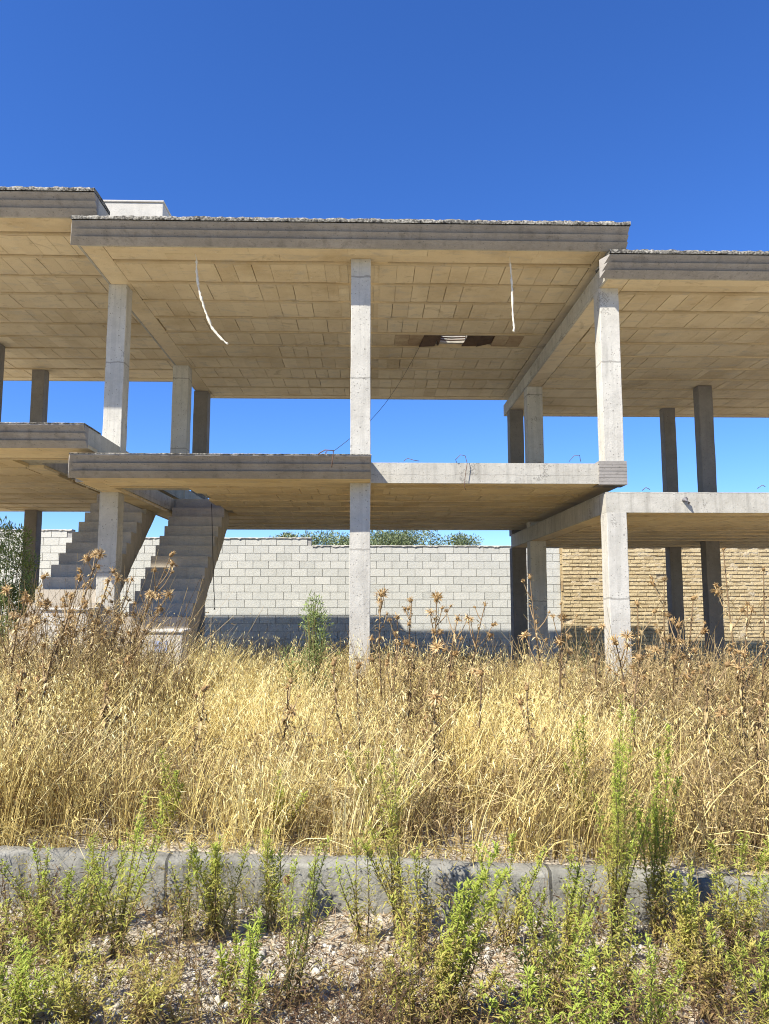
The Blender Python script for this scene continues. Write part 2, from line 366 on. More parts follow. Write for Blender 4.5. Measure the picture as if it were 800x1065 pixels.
def soffit(parent, x0, x1, y0, y1, zs, solid_bands, holes, missing=()):
    """rows of vault blocks between joists on the underside of a slab"""
    mb = MB(); rust = MB(); pitch = .67; row = y0
    r = random.Random(int(abs(x0 * 91 + zs * 37)))
    while row + .2 < y1:
        ya, yb_ = row + .098, min(row + pitch - .004, y1)
        # joist flange (two narrow ribs)
        def clear(xa, xb, y):
            return not any(h[0] < xb and h[1] > xa and h[2] < y + .1 and h[3] > y for h in holes)
        x = x0
        while x < x1 - .02:
            w = min(1.6 + r.random(), x1 - x)
            if clear(x, x + w, row): mb.box(x, x + w - .002, row + .024, row + .070, zs - .012 + r.uniform(-.004, .003), zs + .05, r.uniform(.0, .3))
            x += w
        off = r.random() * .24; x = x0 - off
        while x < x1 - .01:
            a, b = max(x, x0), min(x + .245, x1); x += .245
            if b - a < .03: continue
            bad = False
            for (c, hw) in solid_bands:
                e = hw + r.uniform(-.06, .06)
                if a >= c - e and b <= c + e: bad = True
                elif a < c - e < b: b = c - e
                elif a < c + e < b: a = c + e
            if b - a < .03: continue
            torn = False
            for h in holes:
                if b > h[0] and a < h[1] and yb_ > h[2] and ya < h[3]:
                    if not missing: bad = True
                    elif a < h[0]: b = h[0] - .002; torn = True
                    elif b > h[1]: a = h[1] + .002; torn = True
                    else: bad = True
            if bad or b - a < .02: continue
            t = r.gauss(.5, .11)
            if any(abs((a + b) / 2 - m[0]) < m[2] and abs((ya + yb_) / 2 - m[1]) < .36 for m in missing): t = -1
            tilt = r.uniform(-.006, .006)
            dx = [abs((a + b) / 2 - m[0]) for m in missing if abs((ya + yb_) / 2 - m[1]) < .36]
            if t >= 0 and dx and dx[0] < 1.15:
                one = MB(); one.box(a, b - .004, ya, yb_, zs + r.uniform(-.004, .004), zs + .05, r.random()); one.build('stained_block', M['stain'], parent); continue
            if torn: t = -1
            if t < 0:
                rust = MB(); rust.box(a - .004, b + .004, ya - .02, yb_ + .01 - r.uniform(0, .05), zs + r.uniform(.0, .025), zs + .055, r.random(), jit=.034, rot=(r.uniform(-.05, .05), r.uniform(-.08, .08), r.uniform(-.12, .12))); rust.build('broken_block', M['rust'], parent)
                continue
            gp = r.choice((.001, .003, .005, .007, .010)); mb.box(a, b - gp, ya, yb_ - r.choice((0, .004, .008, .014)), zs + r.uniform(-.003, .003), zs + .05, max(0, min(1, t)), rot=(r.uniform(-.004, .004), r.uniform(-.008, .008), 0))
        row += pitch
    return mb.build('soffit', M['soffit'], parent)

def boards(mb, x0, x1, y0, y1, z0, z1):
    """a cast band that shows the shuttering boards it was poured on"""
    along_x = (x1 - x0) > (y1 - y0); L = max(x1 - x0, y1 - y0); W = min(x1 - x0, y1 - y0); rows = max(1, round(W / .19))
    for k in range(rows):
        u = -random.uniform(0, 1.2)
        while u < L - .001:
            n = u + random.uniform(.9, 2.0)
            if L - n < .15: n = L
            a, b = max(u, 0), n - .003 if n < L else L; w0, w1 = W * k / rows, W * (k + 1) / rows - (.003 if k < rows - 1 else 0); u = n
            if b - a < .01: continue
            q = (x0 + a, x0 + b, y0 + w0, y0 + w1) if along_x else (x0 + w0, x0 + w1, y0 + a, y0 + b)
            mb.box(*q, z0 + random.uniform(0, .004), z1, max(0, min(1, random.gauss(.5, .16))))

def cornice(parent, x0, x1, z0, h, skew0=0.0, skew1=0.0):
    prof = [(YF + .001, 0)]
    y, z = YF, 0.0; bh = h / 3; out = (YF - YL + .124) / 3
    prof = [(YF, z0)]
    for k in range(3):
        prof.append((y - out, z0 + bh * (k + 1) - .012)); y -= out
        if k < 2:
            y += .062; prof.append((y, z0 + bh * (k + 1) - .012))
    prof.append((y, z0 + h)); prof.append((YF, z0 + h))
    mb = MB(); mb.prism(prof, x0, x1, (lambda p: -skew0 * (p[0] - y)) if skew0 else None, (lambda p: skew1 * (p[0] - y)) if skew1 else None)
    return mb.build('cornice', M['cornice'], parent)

def crust(parent, x0, x1, y0, z, th=.045, amp=.045, depth=.6):
    n = int((x1 - x0) / .022); x = np.linspace(x0, x1, n); o1 = x0 * 3.1 + z
    pr = [(-.004, -.004), (-.012, .4), (-.002, .85), (.03, 1.0), (.12, 1.05), (.3, 1.0), (depth, .9), (depth, -.1)]
    V = []
    for j, (dy, k) in enumerate(pr):
        nz = vnoise(x, np.full_like(x, j * .9 + o1), 9) * .4 + vnoise(x, np.full_like(x, j * 2.3 + o1), 31) * .6
        zz = z + (th * k + (amp * (nz - .35) if 0 < k and dy < .5 else 0) if k > 0 else -.003)
        yy = y0 + dy + (nz - .5) * .02 * (k > 0)
        V.append(np.stack([x, yy, np.broadcast_to(zz, x.shape)], 1))
    V = np.concatenate(V); m = n; F = []
    for j in range(len(pr) - 1):
        k = np.arange(m - 1); F.append(np.stack([j * m + k, j * m + k + 1, (j + 1) * m + k + 1, (j + 1) * m + k], 1))
    ends = [np.array([[j * m for j in range(len(pr))][::-1]]), np.array([[j * m + m - 1 for j in range(len(pr))]])]
    return np_mesh('screed_crust', V, [np.concatenate(F)] + ends, M['crust'], parent)

def column(parent, x0, x1, y0, y1, z0, z1):
    cx, cy = (x0 + x1) / 2, (y0 + y1) / 2; mb = MB(); w, d = (x1 - x0) / 2, (y1 - y0) / 2
    zs = [0]; h = z1 - z0
    n = max(3, int(h / .25))
    vs = []; fs = []
    for k in range(n + 1):
        z = h * k / n; j = lambda: random.uniform(-.003, .003)
        vs += [(-w + j(), -d + j(), z), (w + j(), -d + j(), z), (w + j(), d + j(), z), (-w + j(), d + j(), z)]
    for k in range(n):
        for a in range(4):
            b = (a + 1) % 4; fs.append((k * 4 + a, k * 4 + b, k * 4 + 4 + b, k * 4 + 4 + a))
    fs += [(3, 2, 1, 0), tuple(n * 4 + a for a in range(4))]
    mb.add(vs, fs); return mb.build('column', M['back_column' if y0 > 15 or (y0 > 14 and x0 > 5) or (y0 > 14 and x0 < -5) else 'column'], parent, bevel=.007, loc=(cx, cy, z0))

def staircase(parent, x0, x1, y0, z0, z1, n=17, tread=.243):
    rise = (z1 - z0) / n; top = []; 
    for k in range(n):
        top += [(y0 + k * tread, z0 + k * rise), (y0 + k * tread, z0 + (k + 1) * rise)]
    yend = y0 + n * tread
    th = .19
    sof = [(yend, z1 - .001), (yend, z1 - rise - th), (y0 + tread * 1.2, z0 - .25), (y0, z0 - .25)]
    prof = top + sof
    mb = MB(); 
    # n-gon sides are cut into columns so that they stay clean
    def sofz(y): 
        t = (y - (y0 + tread * 1.2)) / (yend - y0 - tread * 1.2); return (z0 - .25) + max(0, t) * ((z1 - rise - th) - (z0 - .25))
    for k in range(n):
        a, b = y0 + k * tread, y0 + (k + 1) * tread; zt = z0 + (k + 1) * rise + random.uniform(-.004, .004)
        za, zb = sofz(a), sofz(b); jx0, jx1 = random.uniform(-.008, .008), random.uniform(-.008, .008)
        zp = z0 + k * rise
        mb.add([(x0 + jx0, a, za), (x1 + jx1, a, za), (x1 + jx1, b, zb), (x0 + jx0, b, zb), (x0 + jx0, a, zt), (x1 + jx1, a, zt), (x1 + jx1, b, zt), (x0 + jx0, b, zt)],
               [(0, 3, 2, 1), (4, 5, 6, 7), (0, 1, 5, 4), (3, 7, 6, 2), (0, 4, 7, 3), (1, 2, 6, 5)])
    return mb.build('staircase', M['stair'], parent)

def bar(parent, name, pts, r, mat):
    mb = MB(); mb.tube(pts, r, 6); return mb.build(name, mat, parent, smooth=True)

GROUP_H = 'unfinished terraced houses'
def house(name, label, xl, xr, dz, balcony, stair, cols, hole=None, full_front=True, opening=None, mid=None, edge_solid=.32):
    t = thing(name, label, 'unfinished house', ((xl + xr) / 2, YC, .4 + dz), GROUP_H)
    inv = Vector(t.location)
    class P: pass
    root = bpy.data.objects.new('tmp', None)
    kids = []
    s1, t1, s2, t2 = S1 + dz, T1 + dz, S2 + dz, T2 + dz
    # roof
    xb, yb = [xl, xr], [YF, YB2]; holes = []
    if hole:
        xb = [xl, hole[0], hole[1], xr]; yb = [YF, hole[2], hole[3], YB2]; holes = [hole]
    mb = MB(); slab_mesh(mb, xb, yb, lambda i, j: not (hole and i == 1 and j == 1), s2 + .045, t2)
    skirt(mb, xl, xr, YF, YB2, s2)
    rf = mb.build('roof_slab', M['slab'], None); kids.append(rf)
    ed = edge_solid
    so = soffit(rf, xl + ed, xr - ed, YF + .42, YB2 - .25, s2, [(mid, .30)], [(h[0], h[1], h[2], h[3]) for h in holes], missing=[((hole[0] + hole[1]) / 2 + .1, (hole[2] + hole[3]) / 2, .52)] if hole else ())
    # solid edge bands on the underside
    mb = MB()
    for (a, b, c, d) in ((xl + .033, xl + ed - .01, YF + .033, YB2 - .033), (xr - ed + .01, xr - .033, YF + .033, YB2 - .033), (xl + ed, xr - ed, YF + .033, YF + .405), (xl + ed, xr - ed, YB2 - .24, YB2 - .033), (mid - .36, mid + .36, YF + .41, YB2 - .25)):
        boards(mb, a, b, c, d, s2 + (.007 if a == mid - .36 else .001), s2 + .048)
    mb.build('edge_band', M['soffit'], rf)
    cornice(rf, xl - .003, xr + .003, s2, t2 - s2, .45, 0)
    crust(rf, xl - .01, xr + .01, YL - .02, t2 + .003)
    # upper floor
    bx0, bx1 = balcony if balcony else (xl, xl)
    xs_ = sorted(set([xl, xr] + ([bx0, bx1] if balcony else []) + ([opening[0], opening[1]] if opening else [])))
    ys_ = sorted(set([YF, YC, YB1] + ([opening[2], opening[3]] if opening else [])))
    def fill(i, j):
        cx, cy = (xs_[i] + xs_[i + 1]) / 2, (ys_[j] + ys_[j + 1]) / 2
        if cy < YC and not (balcony and bx0 < cx < bx1): return False
        if opening and opening[0] < cx < opening[1] and opening[2] < cy < opening[3]: return False
        return True
    mb = MB(); slab_mesh(mb, xs_, ys_, fill, s1 + .045, t1)
    skirt(mb, xl, xr, YC, YB1, s1, gap=(bx0, bx1) if balcony else None)
    fl = mb.build('floor_slab', M['slab'], None); kids.append(fl)
    soffit(fl, xl + ed, xr - ed, YC + .38, YB1 - .3, s1, [(mid, .30)], [opening] if opening else [])
    mb = MB()
    bands = [(xr - ed + .01, xr - .033, YC + .033, YB1 - .033), (mid - .36, mid + .36, YC + .37, YB1 - .3), (xl + ed, xr - ed, YB1 - .29, YB1 - .033)]
    bands.append((xl + .033, xl + ed - .01, YC + .033, YB1 - .033))
    bands.append((xl + ed, xr - ed, YC + .033, YC + .365))
    if balcony: bands.append((bx0, bx1, YF + .003, YC + .03))
    for (a, b, c, d) in bands: boards(mb, a, b, c, d, s1 + (.007 if a == mid - .36 else .001), s1 + .048)
    mb.build('edge_band', M['soffit'], fl)
    if balcony:
        cornice(fl, bx0 - .003, bx1 + .003, s1, t1 - s1, .45, 0)
        crust(fl, bx0 - .01, bx1 + .01, YL, t1 + .002, .012, .012)
    for (x0, x1, y0, y1, za, zb) in cols: kids.append(column(None, x0, x1, y0, y1, za, zb))
    if stair: kids.append(staircase(None, stair[0], stair[1], 9.42, t1 - 3.05, t1 - .002))
    bpy.data.objects.remove(root)
    for k in kids:
        k.parent = t; k.matrix_parent_inverse = Matrix.Translation(-inv)
    return t, kids

def adopt(t, o):
    o.parent = t; o.matrix_parent_inverse = Matrix.Translation(-Vector(t.location)); return o

STEP = .37
def cols_at(xc, ys, g, s1, t1, s2, w=.15, d=.15):
    out = []
    for y in ys:
        out.append((xc - w, xc + w, y, y + 2 * d, gz1(xc, y) - .2, s1 + .004)); out.append((xc - w, xc + w, y, y + 2 * d, t1 - .002, s2 + .004))
    return out

# middle house
xl, xr = -3.68, 3.33; mid = -.08
cols = []
for (x0, x1, y0) in ((-3.68, -3.42, 10.6), (-.21, .05, YC)):
    cols.append((x0, x1, y0 + .002, y0 + .26, gz1(x0, y0) - .2, S1 + .004)); cols.append((x0, x1, y0 + .002, y0 + .26, T1 - .002, S2 + .004))
cols += [(3.07, 3.33, YC - .003, YC + .26, gz1(3.2, YC) - .2, S1 - STEP + .0), ]
cols += [(3.072, 3.328, YC + .001, YC + .258, T1 - .002, S2 - STEP + .004)]
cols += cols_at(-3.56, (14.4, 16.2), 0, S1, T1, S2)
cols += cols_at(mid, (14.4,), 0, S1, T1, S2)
hole = (1.27, 1.72, 12.66, 13.10)
hm, km = house('unfinished_house', 'middle concrete house shell with balcony cornice, broken ceiling block and one central front column', xl, xr, 0, (-3.57, .05), (-3.3, -2.42), cols, hole=hole, opening=(-3.34, -2.38, 10.7, 13.36), mid=mid)
# left house
cl = []
cl += [( -7.25, -6.95, 14.2, 14.5, gz1(-7, 14) - .2, S1 + STEP + .004), (-7.25, -6.95, 14.2, 14.5, T1 + STEP - .002, S2 + STEP + .004)]
cl += [( -7.04, -6.78, 15.9, 16.16, gz1(-7, 14) - .2, S1 + STEP + .004), (-7.04, -6.78, 15.9, 16.16, T1 + STEP - .002, S2 + STEP + .004)]
cl += [(-7.1, -6.84, 9.702, 9.96, gz1(-7, 10) - .2, S1 + STEP + .004), (-7.1, -6.84, 9.702, 9.96, T1 + STEP - .002, S2 + STEP + .004)]
hl, kl = house('unfinished_house', 'highest concrete house shell at the left edge, its cornice reaching above its neighbour', -10.4, -3.43, STEP, (-4.7, -3.43), (-4.50, -3.60), cl, opening=(-4.54, -3.56, 10.7, 13.36), mid=-7.0)
# right house
cr = cols_at(3.24, (14.4, 16.2), 0, S1 - STEP, T1 - STEP, S2 - STEP) + cols_at(6.5, (14.25, ), 0, S1 - STEP, T1 - STEP, S2 - STEP, .135, .12) + cols_at(6.47, (15.93, ), 0, S1 - STEP, T1 - STEP, S2 - STEP, .125, .12)
cr += [(6.4, 6.66, 9.702, 9.96, gz1(6.5, 10) - .2, S1 - STEP + .004), (6.4, 6.66, 9.702, 9.96, T1 - STEP - .002, S2 - STEP + .004)]
hr, kr = house('unfinished_house', 'lowest concrete house shell at the right edge, flat floor edge before the brick wall', 3.07, 10.1, -STEP, None, None, cr, mid=6.53)

# block standing on the middle roof beside the left house, board-marked slab end at the right column, pipe stub
mb = MB(); a = at(100, 210, 10.0); b = at(170, 210, 10.0)
mb.box(a.x, b.x, 10.0, 10.42, T2 - .02, a.z); mb.box(a.x - .02, b.x + .012, 9.985, 10.435, a.z, a.z + .03)
adopt(hm, mb.build('roof_upstand', M['pedestal'], None, bevel=.01))
mb = MB()
for k in range(7): mb.box(2.985 + random.uniform(-.006, .006), 3.345, YC - .03 + random.uniform(-.006, .006), YC + .24, S1 - .012 + k * .044, S1 + .0285 + k * .044)
adopt(hm, mb.build('formwork_end', M['cornice'], None))
p = at(149.5, 473, 11.2); mb = MB(); mb.tube([(p.x, 11.2, T1 - .02), (p.x, 11.2, T1 + .32)], .042, 10); adopt(hm, mb.build('pipe_stub', M['pipe'], None, smooth=False))
p = at(711, 522, YC); mb = MB(); mb.tube([(p.x, YC + .02, p.z + .02), (p.x + .005, YC - .06, p.z + .03), (p.x + .03, YC - .10, p.z - .03)], [.022, .03, .02], 7); adopt(hr, mb.build('drain_spout', M['pipe'], None, smooth=True))

# bent reinforcing bars and wires along the slab edges (parts of the houses they stick out of)
def bars(t, lst, mat='rebar', r=.005, name='bent_rebar'):
    for (pts, D) in lst:
        q = [at(px, py, D + dd) for (px, py, dd) in pts]
        adopt(t, bar(None, name, q, r, M[mat]))
# reinforcement left bare across the hole in the roof
mb = MB()
for yy in (12.74, 12.88, 13.0): mb.tube([(hole[0] - .2, yy, S2 + .07), (hole[0] + .2, yy + .01, S2 + .055), (hole[1] + .3, yy - .01, S2 + .07)], .012, 6)
mb.box(hole[0] - .01, hole[1] + .01, 12.84, 12.91, S2 + .10, S2 + .2, jit=.01)
adopt(hm, mb.build('bare_rebar', M['rebar'], None))
bars(hm, [([(331, 473, 0.0), (332, 471.5, 0), (338, 468, 0), (347, 468.5, 0), (346, 477, -.0), (345, 486, -.02)], 9.12),
          ([(339, 474, 0), (339, 470, 0), (340.5, 469.5, 0)], 9.3)], r=.007)
bars(hm, [([(476, 484, .1), (474, 478, -.01), (479, 473, -.01), (484, 474, -.02), (486, 482, -.02), (484, 495, -.02), (483, 506, -.02), (485, 510, -.02)], 9.68),
          ([(420, 479.5, .05), (424, 476.5, 0), (430, 478.5, 0), (436, 479.5, .03)], 9.75), ([(592, 480, .05), (597, 474, 0), (603, 473.5, 0), (604, 480, .02)], 9.75)], r=.004, name='tie_wire')
bars(hr, [([(668, 510, .05), (672, 507, 0), (676, 509, .02)], 9.8), ([(788, 508, .05), (793, 504.5, 0), (796, 506, .02)], 9.8)], r=.005)

# ropes that hang from the roof's underside
def hanging(name, label, cat, pts, D, r, mat):
    q = [at(px, py, D + dd) for (px, py, dd) in pts]
    q[0].z = S2 + .015
    P = []
    for i in range(len(q) - 1):
        a, b, c, d = q[max(i - 1, 0)], q[i], q[i + 1], q[min(i + 2, len(q) - 1)]
        for k in range(5):
            u = k / 5; v = ((2 * b) + (c - a) * u + (2 * a - 5 * b + 4 * c - d) * u * u + (3 * b - a - 3 * c + d) * u ** 3) * .5
            P.append(v + Vector((random.uniform(-.004, .004), random.uniform(-.004, .004), 0)))
    P.append(q[-1]); rr = [r * random.uniform(.55, 1.35) for _ in P]
    rr[:4] = [r * .35] * 4
    mb = MB(); mb.tube(P, rr, 7); tag(mb.build(name, M[mat], None, smooth=True), label, cat)
hanging('hanging_rope', 'long curved pale rope hanging from the roof left of the central column', 'rope', [(203.5, 262, 0), (204.5, 275, 0), (205, 288, 0), (207, 300, 0), (210, 312, 0), (215, 327, .02), (221, 341, .03), (229, 351, .03), (237, 358, .02)], 9.62, .0155, 'strap')
hanging('hanging_rope', 'short straight pale rope hanging from the roof right of the central column', 'rope', [(530, 264, 0), (531, 278, 0), (532, 291, 0), (533, 310, 0), (533.5, 330, 0), (535, 340, .0), (534, 345, 0)], 9.62, .0125, 'strap')
q0 = at(440, 372, 12.9); q0.z = S2 + .01
q1 = at(346, 470, 9.35); P = []
for k in range(13):
    u = k / 12; v = q0.lerp(q1, u); v.z -= .25 * math.sin(math.pi * u); P.append(v)
mb = MB(); mb.tube(P, .0035, 5); tag(mb.build('slack_wire', M['black_wire'], None, smooth=True), 'thin dark wire running slack from the broken ceiling to the bent bar on the balcony', 'wire')
q = [at(221.5, 560, 12.0), at(222, 600, 12.0), at(223.5, 632, 12.0), at(223, 634, 12.0)]; q[0] = at(220, 530, 12.0); q[0].z = S1 + .02
mb = MB(); mb.tube(q, [.006, .006, .006, .018], 6); tag(mb.build('hanging_cable', M['black_wire'], None, smooth=True), 'thin dark cable hanging beside the right-hand stair before the block wall', 'cable')

# small rendered boxes at the foot of the stairs
def pedestal(label, px0, px1, py, D, sticker):
    a = at(px0, py, D); b = at(px1, py, D); g = gz1((a.x + b.x) / 2, D) - .1; cx = (a.x + b.x) / 2
    t = thing('service_box', label, 'service box', (cx, D + .15, g), 'service boxes at the foot of the stairs'); w = (b.x - a.x) / 2
    mb = MB(); mb.box(-w, w, -.15, .2, 0, a.z - g - .035, jit=.004); mb.build('body', M['pedestal'], t, bevel=.012)
    mb = MB(); mb.box(-w - .02, w + .02, -.17, .22, a.z - g - .035, a.z - g, jit=.004); mb.build('cap', M['pedestal'], t, bevel=.01)
    if sticker:
        mb = MB(); mb.box(-.09, .06, -.1545, -.1505, a.z - g - .27, a.z - g - .13, jit=.002); mb.build('sticker', M['label_blue'], t)
pedestal('pale rendered service box with faded blue sticker at the foot of the right-hand stair', 148, 190, 655, 9.15, True)
pedestal('pale rendered service box half buried in thistles before the left-hand stair', 42, 92, 632, 9.3, False)

# ------------------------------------------------------------------ garden walls behind the houses
WY = 20.0; WX = 5.06
def block_wall():
    t = thing('block_wall', 'pale grey concrete block wall with stepped top behind the houses', 'wall', (0, WY, .4))
    mb = MB(); ch, bl = .2, .4; tops = [(-26, -7.6, EYE + 1.84), (-7.6, -1.42, EYE + 1.64), (-1.42, WX, EYE + 1.44)]
    zt = EYE + 1.44; z = zt - 16 * ch; core = MB()
    for k in range(18):
        z0 = zt - 16 * ch + k * ch; off = (.2 if k % 2 else 0) + .07
        x = -26 + off
        while x < WX - .02:
            x1 = min(x + bl, WX); c = (x + x1) / 2
            top = next((q[2] for q in tops if q[0] <= c < q[1]), tops[-1][2])
            if z0 + ch <= top + .03: mb.box(x + .006, x1 - .006, WY + random.uniform(-.004, .004) - 0, WY + .2, z0 + .006, z0 + ch - .006, max(0, min(1, random.gauss(.5, .12))))
            x += bl
    for (a, b, zz) in tops: core.box(a + .01, b - .01, WY + .012, WY + .19, -1.2, zz - .006)
    mb.build('blocks', M['block'], None); bl_ = COL.objects[-1]
    for o in list(COL.objects)[-1:]: adopt(t, o)
    adopt(t, core.build('mortar_core', M['mortar'], None))
    for (a, b, zz) in tops:
        n = int((b - a) / .05); x = np.linspace(a + .004, b - .004, n); top = zz + .012 + (vnoise(x, x * 0 + zz, 14) - .5) * .012
        dr = zz - .012 - np.clip(vnoise(x, x * 0 + 9 + zz, 18) - .6, 0, 1) * .10
        V = np.concatenate([np.stack([x, x * 0 + WY - .022, dr], 1), np.stack([x, x * 0 + WY - .022, top - .01], 1), np.stack([x, x * 0 + WY + .02, top], 1), np.stack([x, x * 0 + WY + .22, top], 1), np.stack([x, x * 0 + WY + .22, x * 0 + zz - .05], 1)])
        k = np.arange(n - 1); F = [np.stack([j * n + k, j * n + k + 1, (j + 1) * n + k + 1, (j + 1) * n + k], 1) for j in range(4)]
        adopt(t, np_mesh('mortar_coping', V, [np.concatenate(F)], M['coping'], tone=np.tile(rng.random(n), 5)))
block_wall()

def brick_wall():
    t = thing('brick_wall', 'rough ochre brick wall with gaping joints behind the right house', 'wall', (WX + 4, WY, .2))
    mb = MB(); ch, bl = .096, .25; z = -.6; r = random.Random(4); k = 0
    while z < EYE + 1.75:
        x = WX + .06 + (.135 if k % 2 else 0) - (.2 if k % 2 else 0)
        wob = r.uniform(-.008, .008)
        while x < 22:
            L = bl * r.uniform(.94, 1.05); a = max(x, WX + .05)
            if r.random() > .012: mb.box(a, x + L - .014, WY - .06 + r.uniform(-.007, .007), WY + .1, z + .016 + wob + r.uniform(-.003, .003), z + ch - .014 + wob + r.uniform(-.004, .003), max(0, min(1, r.gauss(.62, .12))), jit=.004, rot=(0, r.uniform(-.012, .012), r.uniform(-.02, .02)))
            x += L
        z += ch; k += 1
    adopt(t, mb.build('bricks', M['brick'], None))
    # mortar bed, slightly lumpy
    xs = np.linspace(WX + .05, 22, 420); zs = np.linspace(-.8, EYE + 1.75, 100); X, Z = np.meshgrid(xs, zs)
    Y = WY - .036 + (vnoise(X, Z, 7) - .5) * .05 + (vnoise(X, Z, 22) - .5) * .03; V = np.stack([X.ravel(), Y.ravel(), Z.ravel()], 1)
    nx = len(xs); ii = (np.arange(len(zs) - 1)[:, None] * nx + np.arange(nx - 1)[None, :]).ravel()
    adopt(t, np_mesh('mortar_bed', V, [np.stack([ii, ii + 1, ii + nx + 1, ii + nx], 1)], M['brick_mortar'], tone=rng.random(len(V))))
    mb = MB(); mb.box(WX + .05, 22, WY + .1, WY + .2, -.8, EYE + 1.74); adopt(t, mb.build('back_leaf', M['brick_mortar'], None))
    mb = MB(); zz = -.6
    while zz < EYE + 1.44:
        h = random.uniform(.16, .3); mb.box(WX + .004, WX + .05 + random.uniform(0, .03), WY - .05 + random.uniform(-.02, .02), WY + .1, zz, zz + h - .012, random.uniform(0, .5), jit=.008); zz += h
    adopt(t, mb.build('toothed_end', M['brick'], None))
brick_wall()

# ------------------------------------------------------------------ trees and bushes
def leaf_cloud(blobs, n, L, W, tone0=.0, tone1=1.0, up=.3, seed=1):
    g = np.random.default_rng(seed); b = np.array(blobs); w = b[:, 3] * b[:, 4] * b[:, 5]; idx = g.choice(len(b), n, p=w / w.sum())
    d = g.normal(size=(n, 3)); d /= np.linalg.norm(d, axis=1)[:, None]; r = g.random(n) ** .45
    P = b[idx, :3] + d * b[idx, 3:6] * r[:, None]
    dr = d + g.normal(size=(n, 3)) * .8; dr[:, 2] += up; dr /= np.linalg.norm(dr, axis=1)[:, None]
    s = np.cross(dr, g.normal(size=(n, 3))); s /= np.linalg.norm(s, axis=1)[:, None]
    l = L * g.uniform(.6, 1.3, n)[:, None]; wd = W * g.uniform(.7, 1.2, n)[:, None]
    V = np.stack([P, P + dr * l * .5 + s * wd / 2, P + dr * l, P + dr * l * .5 - s * wd / 2], 1).reshape(-1, 3)
    F = np.arange(4 * n).reshape(n, 4); tone = np.clip(g.normal(.5, .22, n), tone0, tone1).repeat(4)
    return V, [F], tone

def olive(px, top_py, D, hw, label, seed):
    c = at(px, top_py, D); g = random.Random(seed); gzv = gz1(c.x, D)
    t = thing('olive_tree', label, 'tree', (c.x, D, gzv), 'olive trees behind the block wall')
    H = c.z - gzv; mb = MB()
    fork = Vector((0, 0, H * .35)); mb.tube([(0, 0, -.1), (.05, 0, H * .2), fork], [.2, .16, .13], 8)
    blobs = []
    for k in range(9):
        a = g.uniform(0, 6.28); rr = g.uniform(.25, .8) * hw; e = Vector((math.cos(a) * rr, math.sin(a) * rr * .7, H * g.uniform(.6, .82)))
        mb.tube([fork, fork.lerp(e, .5) + Vector((0, 0, .15)), e], [.08, .05, .02], 6)
    mb.build('trunk', M['bark'], t)
    for k in range(60):
        a = g.uniform(0, 6.28); rr = math.sqrt(g.random()) * hw; r = g.uniform(.22, .42)
        zt = H * (1 - .08 * (rr / hw) ** 2) - r - g.uniform(0, .35 * H) * (g.random() < .45) - g.uniform(0, .12)
        blobs.append((math.cos(a) * rr, math.sin(a) * rr * .7, zt, r, r, r * .8))
    V, F, tn = leaf_cloud(blobs, 15000, .10, .030, seed=seed)
    np_mesh('crown', V, F, M['olive_leaf'], t, tone=tn)
olive(335, 549, 24.0, 2.0, 'smaller olive tree showing left of the central column above the block wall', 11)
olive(428, 546, 24.5, 2.2, 'wider olive tree showing right of the central column above the block wall', 12)

def bush(name, label, px, base_D, top_py, hw, n, mat, leaf, seed, group=None, cone=False, tmin=0, tmax=1):
    c = at(px, top_py, base_D); g = random.Random(seed); gv = gz1(c.x, base_D); H = c.z - gv
    t = thing(name, label, 'shrub', (c.x, base_D, gv), group); mb = MB(); blobs = []
    for k in range(26 if not cone else 34):
        a = g.uniform(0, 6.28); f = g.random(); rr = hw * g.random() ** .6 * ((1 - f * .95) if cone else (1 - .5 * f * f)); h = H * (.12 + .86 * f)
        e = Vector((math.cos(a) * rr, math.sin(a) * rr, h)); b = Vector((e.x * .2, e.y * .2, 0))
        mb.tube([b + Vector((0, 0, -.03)), b.lerp(e, .5) + Vector((0, 0, .05 * H)), e], [.012, .008, .003], 5)
        for s in (.6, .85, 1.0):
            q = b.lerp(e, s); r = hw * g.uniform(.12, .26) * (.55 if cone else 1); blobs.append((q.x, q.y, q.z, r, r, r * 1.5))
    mb.build('branches', M['weed_stem'], t)
    V, F, tn = leaf_cloud(blobs, n, leaf[0], leaf[1], tmin, tmax, .8, seed); V[:, 2] = np.maximum(V[:, 2], .01)
    np_mesh('foliage', V, F, mat, t, tone=tn)
bush('leafy_shrub', 'dense grey-green leafy shrub at the left edge before the block wall', 4, 11.0, 545, .62, 15000, M['bush_leaf'], (.07, .015), 21, tmin=.3)
bush('leafy_shrub', 'small dark green pointed shrub in the dry grass left of the central column', 326, 8.8, 619, .62, 2900, M['bush_leaf'], (.06, .010), 22, cone=True, tmin=.45)
bush('leafy_shrub', 'dull olive-green thicket low in the shade beside the right column', 600, 11.2, 664, .5, 2200, M['olive_leaf'], (.06, .014), 23)

